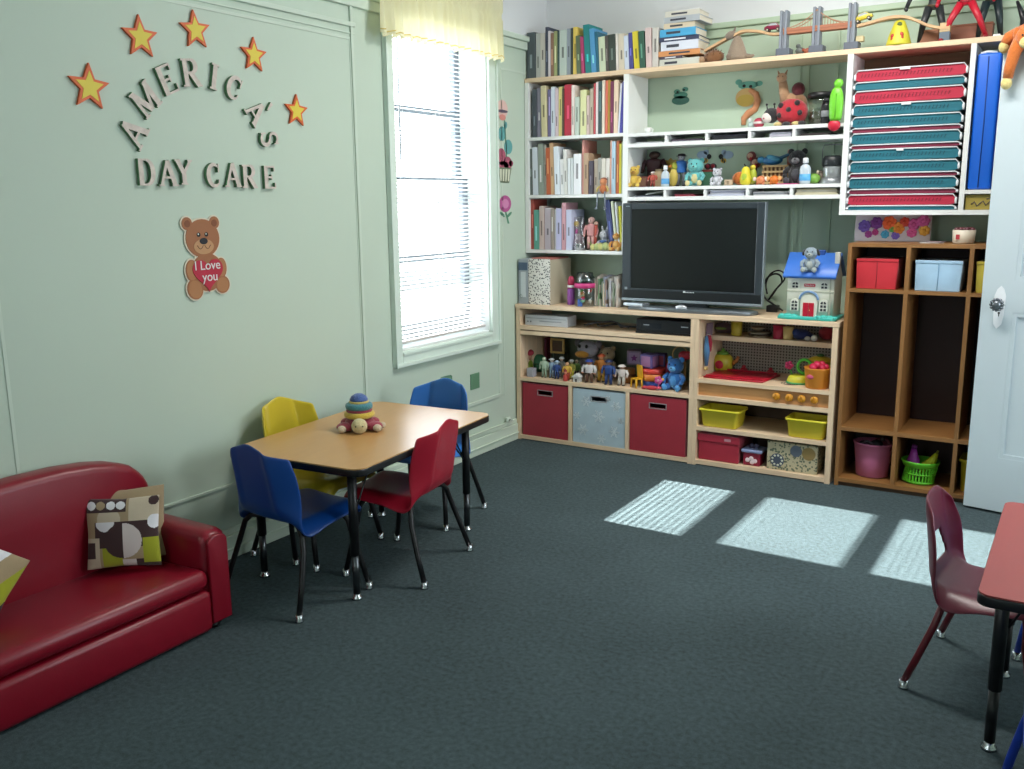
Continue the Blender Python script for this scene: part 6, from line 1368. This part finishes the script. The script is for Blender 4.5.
simple('maroon_toy_case','maroon toy case at the back of the figure shelf, left of the gold frame','box',(Xe(310,.3),.32,ZC_),[('case',[bx(-.07,.05,-.03,.03,0,.20,.006)],'#7d2c40'),('panel',[bx(-.05,.03,-.032,-.03,.10,.18)],'#9c3e54'),('handle',[('tube',[(-.03,0,.2),(-.025,0,.22),(.01,0,.22),(.015,0,.2)],.005,6)],'#5c1e2c')])
for (u,h,w_,sk,sh,pa,ht,lab,Y) in [(352,.128,1.1,'#a8b49c','#9cb09c','#8ca490',None,'pale green toy person standing first in the row of figures',.06),
    (430,.12,1.1,'#c4b4a8','#8fa8c0','#7d96b4','#b8bcc0','light blue toy person second in the row of figures',.07),
    (480,.11,1.1,'#b8c4cc','#2c4884','#24407c','#9cb4c8','navy blue toy person third in the row of figures',.055),
    (530,.125,1.0,'#c0a898','#8a8a84','#7c7c78','#c4c8c8','grey toy person with a white cap behind the yellow figure',.11),
    (587,.11,1.25,'#c89a74','#c8a040','#b84a34',None,'yellow and red toy person at the centre of the small figures',.05),
    (632,.118,1.0,'#b0a890','#a8a850','#bcb43c','#c0c4c4','olive toy person with a pale cap right of the yellow one',.09),
    (682,.12,1.0,'#a08870','#5a7c3c','#34302c',None,'dark green toy person last of the small figures',.11)]:
    figure('toy_person',lab,'figurine',(Xe(u,Y),Y,ZC_),h,sk,sh,pa,ht,None,0,g,w_)
simple('red_mini_figure','tiny red toy figure in front of the yellow toy person','figurine',(Xe(570,.025),.022,ZC_),[('body',[('lathe',(0,0,0),[(.012,0),(.016,.006),(.013,.035),(.008,.04)],14)],'#a83a30'),('head',[('ell',(0,0,.05),(.011,.011,.012))],'#c07860'),('hat',[('cyl',(0,0,.058),(0,0,.07),.01,.004)],'#8f2a2a')])
simple('white_dog_kennel','small white toy kennel at the front of the figure shelf','toy',(Xe(690,.035),.035,ZC_),[('walls',[bx(-.02,.02,-.018,.018,0,.032,.002)],'#c4c6c4'),('roof',[('prism',[(-.028,.03),(.028,.03),(0,.052)],'y',-.022,.022)],'#cfd0cc'),('doorway',[bx(-.007,.007,-.0188,-.018,.002,.02)],'#4c4a48')])
xa,za=XZ(OE[0]+415/10.24,OE[1]+285/10.24,.24); xb,zb=XZ(OE[0]+555/10.24,OE[1]+145/10.24,.24)
t=thing('gold_picture_frame','small square gold picture frame standing behind the toy people','picture frame',(0,0,0)); 
zf=ZC_
obj('stand_box',[bx(xa+.01,xb-.01,.262,.31,zf,za,.002)],M('#3c4438',.7),t)
obj('frame',[bx(xa,xa+.012,.235,.25,za,zb,.002),bx(xb-.012,xb,.235,.25,za,zb,.002),bx(xa+.012,xb-.012,.235,.25,za,za+.012,.002),bx(xa+.012,xb-.012,.235,.25,zb-.012,zb,.002)],M('#c4a05c',.4),t); obj('picture',[bx(xa+.012,xb-.012,.243,.249,za+.012,zb-.012)],M('#5a4436',.6),t)
t=thing('cow_plush','grey cow-faced plush with an orange muzzle behind the bearded captain','soft toy',(Xe(790,.22),.24,ZC_)); G=M('#9b96a0',.9,'plush')
obj('body',[('ell',(0,.02,.07),(.07,.05,.07))],M('#6a6468',.9,'plush'),t); hd=obj('head',[('ell',(0,-.01,.165),(.07,.045,.05))],G,t); obj('muzzle',[('ell',(-.02,-.05,.135),(.045,.025,.022))],M('#c48a2c',.9,'plush'),hd)
for x in (-.035,.012): obj('eye',[('ell',(x,-.055,.185),(.010,.006,.012),None,10)],BLACKM,hd)
for x in (-.05,.05): obj('ear',[('ell',(x*1.4,-.01,.195),(.02,.014,.024))],M('#706a70',.9,'plush'),hd)
figure('sea_captain_figure','bearded captain figure in a blue hat and white shirt on the figure shelf','figurine',(Xe(812,.05),.05,ZC_),.135,'#a8745c','#c8c4c4','#5c4030','#27408c','#6a3a28',0,None,1.55)
plush('leopard_plush','spotted tan leopard plush behind the police figure','soft toy',(Xe(70,.24,OF),.25,ZC_),.20,'#9c8a6a','#b8a888','#8a7450',0,None,'round')
figure('construction_figure','orange and yellow toy worker between the captain and the police figure','figurine',(Xe(935,.1),.1,ZC_),.165,'#c08a5c','#c87a2c','#c49a34','#b8502c',None,0,None,1.2)
figure('police_figure','navy blue police toy figure with a peaked cap on the figure shelf','figurine',(Xe(88,.045,OF),.045,ZC_),.145,'#8a6450','#20407c','#1b3468','#1c2c50',None,0,None,1.35)
figure('chef_figure','chef toy figure with a white hat and red scarf on the figure shelf','figurine',(Xe(222,.06,OF),.06,ZC_),.12,'#a88878','#c4bcb8','#c0bcb4','#d4cfc8',None,0,None,1.6)
simple('orange_drum','brownish orange toy barrel behind the chef','toy',(Xe(285,.14,OF),.16,ZC_),[('barrel',[('lathe',(0,0,0),[(.032,0),(.038,.04),(.032,.085)],20)],'#9c6a34'),('band',[('lathe',(0,0,.04),[(.037,0),(.0395,.002),(.0395,.012),(.037,.014)],20)],'#6a4424')])
t=thing('mini_yellow_chair','tiny bright yellow toy chair at the front of the figure shelf','toy chair',(Xe(372,.045,OF),.05,ZC_),R(150)); YL=M('#d8a41c',.4)
obj('seat',[('box',(0,0,.05),(.05,.045,.006),None,.002)],YL,t); obj('backrest',[('box',(0,-.022,.09),(.05,.006,.075),(R(-5),0,0),.002)],YL,t)
for x in (-.021,.021):
    for y in (-.018,.018): obj('leg',[('cyl',(x*1.15,y*1.15,0),(x,y,.048),.0045)],YL,t)
cols=[('#2f4c9c',0,.038,.056),('#d0782c',.039,.038,.066),('#c83c30',.078,.028,.07)]
t=thing('stacking_cups','nested toy cups in blue, orange and red stacked on the figure shelf','toy',(Xe(545,.12,OF),.12,ZC_))
for nm,(c,z,h,r_) in zip(('blue_cup','orange_cup','red_cup'),cols): obj(nm,[('lathe',(0,0,z),[(r_*.9,0),(r_*.96,.003),(r_,h),(r_*.95,h+.0005)],26)],M(c,.4),t)
obj('face_decal',[('ell',(-.02,-.058,.052),(.008,.004,.006),None,8)],M('#d8b434',.5),t)
cube_toy('purple_star_cube','purple cube with a star, left of the letter cubes on the figure shelf','toy cube',(Xe(345,.26,OF),.27,ZC_+.09),.085,'#8d7c94','#a890b4',R(20),'toy cubes','#7a2c80')
simple('grey_toy_box','dark box under the purple star cube','box',(Xe(345,.28,OF),.29,ZC_),[('box',[bx(-.05,.05,-.04,.04,0,.08,.003)],'#4c5a48'),('lid',[bx(-.052,.052,-.042,.042,.08,.0895,.002)],'#5c6a54')])
cube_toy('letter_cube','lilac cube with a framed panel standing on the stacking cups','toy cube',(Xe(500,.12,OF),.125,ZC_+.1068),.078,'#6a5c98','#b07aa4',R(-8),'toy cubes')
cube_toy('letter_cube','violet and red cube right of the lilac cube, above the cups','toy cube',(Xe(600,.2,OF),.215,ZC_+.105),.07,'#5c4c8c','#a8405c',R(12),'toy cubes')
simple('green_toy_crate','dark green crate under the violet and red cube','box',(Xe(610,.22,OF),.225,ZC_),[('crate',[bx(-.045,.045,-.04,.04,0,.095,.003)],'#2c4a34'),('lid',[bx(-.047,.047,-.042,.042,.095,.1045,.002)],'#3a5c40')])
simple('pink_red_rocket','thin red and gold toy rocket leaning near the blue bear','toy',(Xe(688,.15,OF),.15,ZC_),[('rocket',[('lathe',(0,0,0),[(.018,0),(.02,.02),(.018,.09),(.004,.14)],16)],'#a81c44'),('tip',[('cyl',(0,0,.12),(.0,0,.16),.006,.001)],'#c89a4c')])
t=thing('red_lobster_toy','small red toy lobster lying at the front edge beside the blue bear','toy',(Xe(525,.02,OF),.028,ZC_),R(10)); RD=M('#b02c38',.5)
obj('body',[('ell',(0,0,.012),(.035,.014,.012))],RD,t)
for s_ in (-1,1): obj('claw',[('ell',(-.04,s_*.014,.012),(.014,.008,.007))],RD,t)
obj('tail',[('ell',(.04,0,.014),(.014,.016,.007))],M('#c44a60',.5),t)
simple('pink_flower_toy','pink flower-shaped toy held beside the blue bear','toy',(Xe(600,.04,OF),.04,ZC_),[('petals',[('ell',(.014*math.cos(a),0,.055+.014*math.sin(a)),(.011,.007,.011),None,10) for a in [2*pi*k/5 for k in range(5)]],'#c0488c'),('centre',[('ell',(0,-.006,.055),(.008,.006,.008),None,10)],'#d89ab8'),('stem',[('cyl',(0,0,0),(0,0,.045),.004)],'#8a4a78')])
bb_=plush('blue_bear_plush','bright blue bear plush sitting at the right end of the figure shelf','soft toy',(Xe(775,.10,OF),.10,ZC_),.195,'#2568b0','#4a90cc','#2c74bc',R(-6),None,'round','#5aa0d4')
obj('bow',[('ell',(-.07,-.055,.06),(.012,.008,.009),None,10),('ell',(-.05,-.06,.06),(.012,.008,.009),None,10)],M('#c8963c',.6),bb_)
simple('red_heart_toy','red heart-like toy on a gold hoop behind the blue bear','toy',(Xe(860,.2,OF),.21,ZC_),[('stand',[('cyl',(0,0,0),(0,0,.14),.006)],'#a4804c'),('hoop',[('tube',[(-.03+.045*math.cos(a),0,.18+.045*math.sin(a)) for a in [2*pi*i/18 for i in range(19)]],.004,6)],'#b89a5c'),('heart',[('ell',(-.004,-.01,.175),(.032,.016,.028)),('ell',(.02,-.01,.18),(.022,.014,.024))],'#a81c30')])
# ================================================================== PLAY KITCHEN THINGS
OG=(690,310); kk=6.83
def Xg(u,Y): return hit(690+u/kk,350,1,Y).x
ZU=.6946
for nm,u,w_,h,c,lab,Y in [('yellow_cup',312,.03,.075,'#b09a2c','mustard yellow cup on the upper shelf of the play kitchen',.2),('magenta_cup',600,.03,.07,'#9c1436','crimson beaker in the middle of the upper kitchen shelf',.2),('cream_cup',665,.028,.066,'#c8ac6c','cream yellow beaker right of the crimson one',.195)]:
    simple(nm,lab,'cup',(Xg(u,Y),Y,ZU),[('cup',[('lathe',(0,0,0),[(w_*.85,0),(w_*.9,.003),(w_,h),(w_*.9,h),(w_*.8,.006),(.001,.006)],22)],c),('rim',[('lathe',(0,0,h-.004),[(w_*.98,0),(w_*1.06,.001),(w_*1.06,.005),(w_*.98,.006)],22)],c)])
simple('toy_dish_pile','pile of pale and brown toy dishes on the upper shelf of the play kitchen','dishes',(Xg(465,.22),.24,ZU),[('plate',[('lathe',(0,0,.008*i),[(.05,0),(.062,.006),(.05,.004)],22)],c) for i,c in enumerate(('#a8987c','#5c4632','#b8ac94'))]+[('bowl',[('lathe',(-.01,0,.03),[(.02,0),(.04,.02),(.036,.02),(.01,.004)],20)],'#8c7a60')])
simple('navy_cloth_pile','crumpled navy toy cloth on the upper shelf of the play kitchen','cloth',(Xg(745,.2),.22,ZU),[('cloth',[('ell',(0,0,.028),(.055,.035,.028)),('ell',(.03,0,.02),(.04,.03,.02))],'#16265c',.8,'fabric'),('fold',[('ell',(-.02,-.02,.04),(.025,.02,.018))],'#1f3470',.8,'fabric')])
simple('white_toy_shells','small white toy pieces at the shelf front before the red cloth','toy',(Xg(830,.19),.185,ZU),[('piece',[('ell',(-.022,0,.012),(.016,.012,.012))],'#c0bcb4'),('piece',[('ell',(.012,0,.016),(.018,.012,.016))],'#c8c4bc')])
simple('red_toy_bag','dark red toy bag at the right end of the upper kitchen shelf','toy',(Xg(925,.24),.26,ZU),[('bag',[('ell',(0,0,.036),(.045,.035,.036))],'#8c1424',.8,'fabric'),('handle',[('tube',[(-.02,0,.065),(0,0,.085),(.02,0,.065)],.004,6)],'#5c0f1a')])
simple('purple_toy_bag','dusky purple toy pouch at the left end of the upper kitchen shelf','toy',(Xg(220,.24),.26,ZU),[('bag',[('ell',(0,0,.03),(.06,.035,.03))],'#5c4048',.8,'fabric'),('band',[('ell',(-.01,-.03,.03),(.035,.008,.008))],'#7a8c3c')])
# hanging utensils on the left inner side
t=thing('hanging_apron','red, blue and lilac play aprons hanging inside the left of the kitchen','apron',(1.159,.12,.0))
obj('lilac_cloth',[('prism',[(.06,.62),(.14,.62),(.155,.76),(.07,.765)],'x',1.1535-1.156,.004)],M('#7c6478',.8,'fabric'),t,(0,-.09,0)); obj('red_cloth',[('tube',[(.008,.0,.70),(.012,-.0,.66),(.010,.01,.61)],[.008,.015,.008],8)],M('#b02c40',.8,'fabric'),t); obj('blue_cloth',[('tube',[(.010,-.05,.70),(.014,-.05,.62),(.012,-.045,.54)],[.008,.018,.01],8)],M('#3f6e98',.8,'fabric'),t); obj('hook',[('cyl',(.0,-.02,.705),(.02,-.02,.705),.004)],CHROME,t); obj('tassel',[('ell',(.012,-.06,.525),(.008,.012,.01),None,8),('ell',(.012,-.035,.522),(.008,.01,.01),None,8)],M('#c0a86c',.7),t)
ZK=.4787
t=thing('toy_teapot','yellow and green toy teapot with a red spot at the left of the play counter','toy teapot',(Xg(225,.3),.3,ZK))
obj('pot',[('lathe',(0,0,0),[(.04,0),(.055,.012),(.06,.045),(.052,.08),(.03,.095)],24)],M('#b8ac2c',.45),t); obj('lid',[('lathe',(0,0,.092),[(.034,0),(.03,.012),(.008,.02),(.01,.03),(.002,.034)],20)],M('#5c8c34',.45),t); obj('spout',[('tube',[(.05,0,.04),(.08,0,.06),(.09,0,.085)],[.014,.010,.008],10)],M('#a8642c',.45),t); obj('handle',[('tube',[(-.05,0,.075),(-.085,0,.07),(-.085,0,.035),(-.052,0,.025)],.007,8)],M('#a03c34',.45),t); obj('red_spot',[('ell',(0,-.056,.04),(.024,.008,.024),None,12)],M('#b01c34',.5),t)
t=thing('toy_kettle','yellow toy scale base with a green loop and pink flower on the play counter','toy',(Xg(745,.12),.14,ZK))
obj('base',[('lathe',(0,0,0),[(.058,0),(.06,.008),(.05,.035),(.04,.042)],26)],M('#c4c034',.45),t); obj('foot_ring',[('lathe',(0,0,0),[(.06,0),(.0625,.002),(.0625,.008),(.06,.01)],26)],M('#4aa060',.45),t)
obj('green_loop',[('tube',[(.028+.036*math.cos(a),0,.088+.036*math.sin(a)) for a in [2*pi*i/20 for i in range(21)]],.008,8)],M('#4cae34',.45),t); obj('pink_flower',[('ell',(-.05+.013*math.cos(a),-.01,.09+.013*math.sin(a)),(.011,.008,.011),None,8) for a in [2*pi*k/5 for k in range(5)]],M('#b01c54',.5),t); obj('stem',[('cyl',(-.03,0,.03),(-.05,-.004,.08),.004)],M('#3f8c3c',.5),t)
t=thing('orange_toy_basket','orange toy pot full of pink balls at the right front of the play counter','toy pot',(Xg(880,.06),.065,ZK))
obj('pot',[('lathe',(0,0,0),[(.054,0),(.057,.004),(.066,.098),(.068,.104),(.062,.104),(.05,.01),(.001,.01)],28)],M('#c87c1c',.45),t)
obj('pink_band',[('ell',(-.02,-.058,.062),(.022,.006,.012),None,10)],M('#c4506c',.5),t)
for i in range(9): a=i*2.4; r_=.04*(i/9)**.5; obj('pink_ball',[('ell',(r_*math.cos(a),r_*math.sin(a),.105+.012*(i<4)),(.017,.017,.017),None,12)],M('#c01c48',.4),t)
simple('yellow_toy_lid_pot','yellow toy pot with a dark green lid behind the orange pot','toy pot',(Xg(888,.2),.22,ZK),[('pot',[('lathe',(0,0,0),[(.05,0),(.056,.01),(.06,.1),(.055,.11)],24)],'#b8b034'),('lid',[('lathe',(0,0,.11),[(.062,0),(.064,.008),(.04,.02),(.01,.026)],24)],'#c0a020'),('lid_knob',[('ell',(0,0,.14),(.02,.02,.009))],'#2c5c2c')])
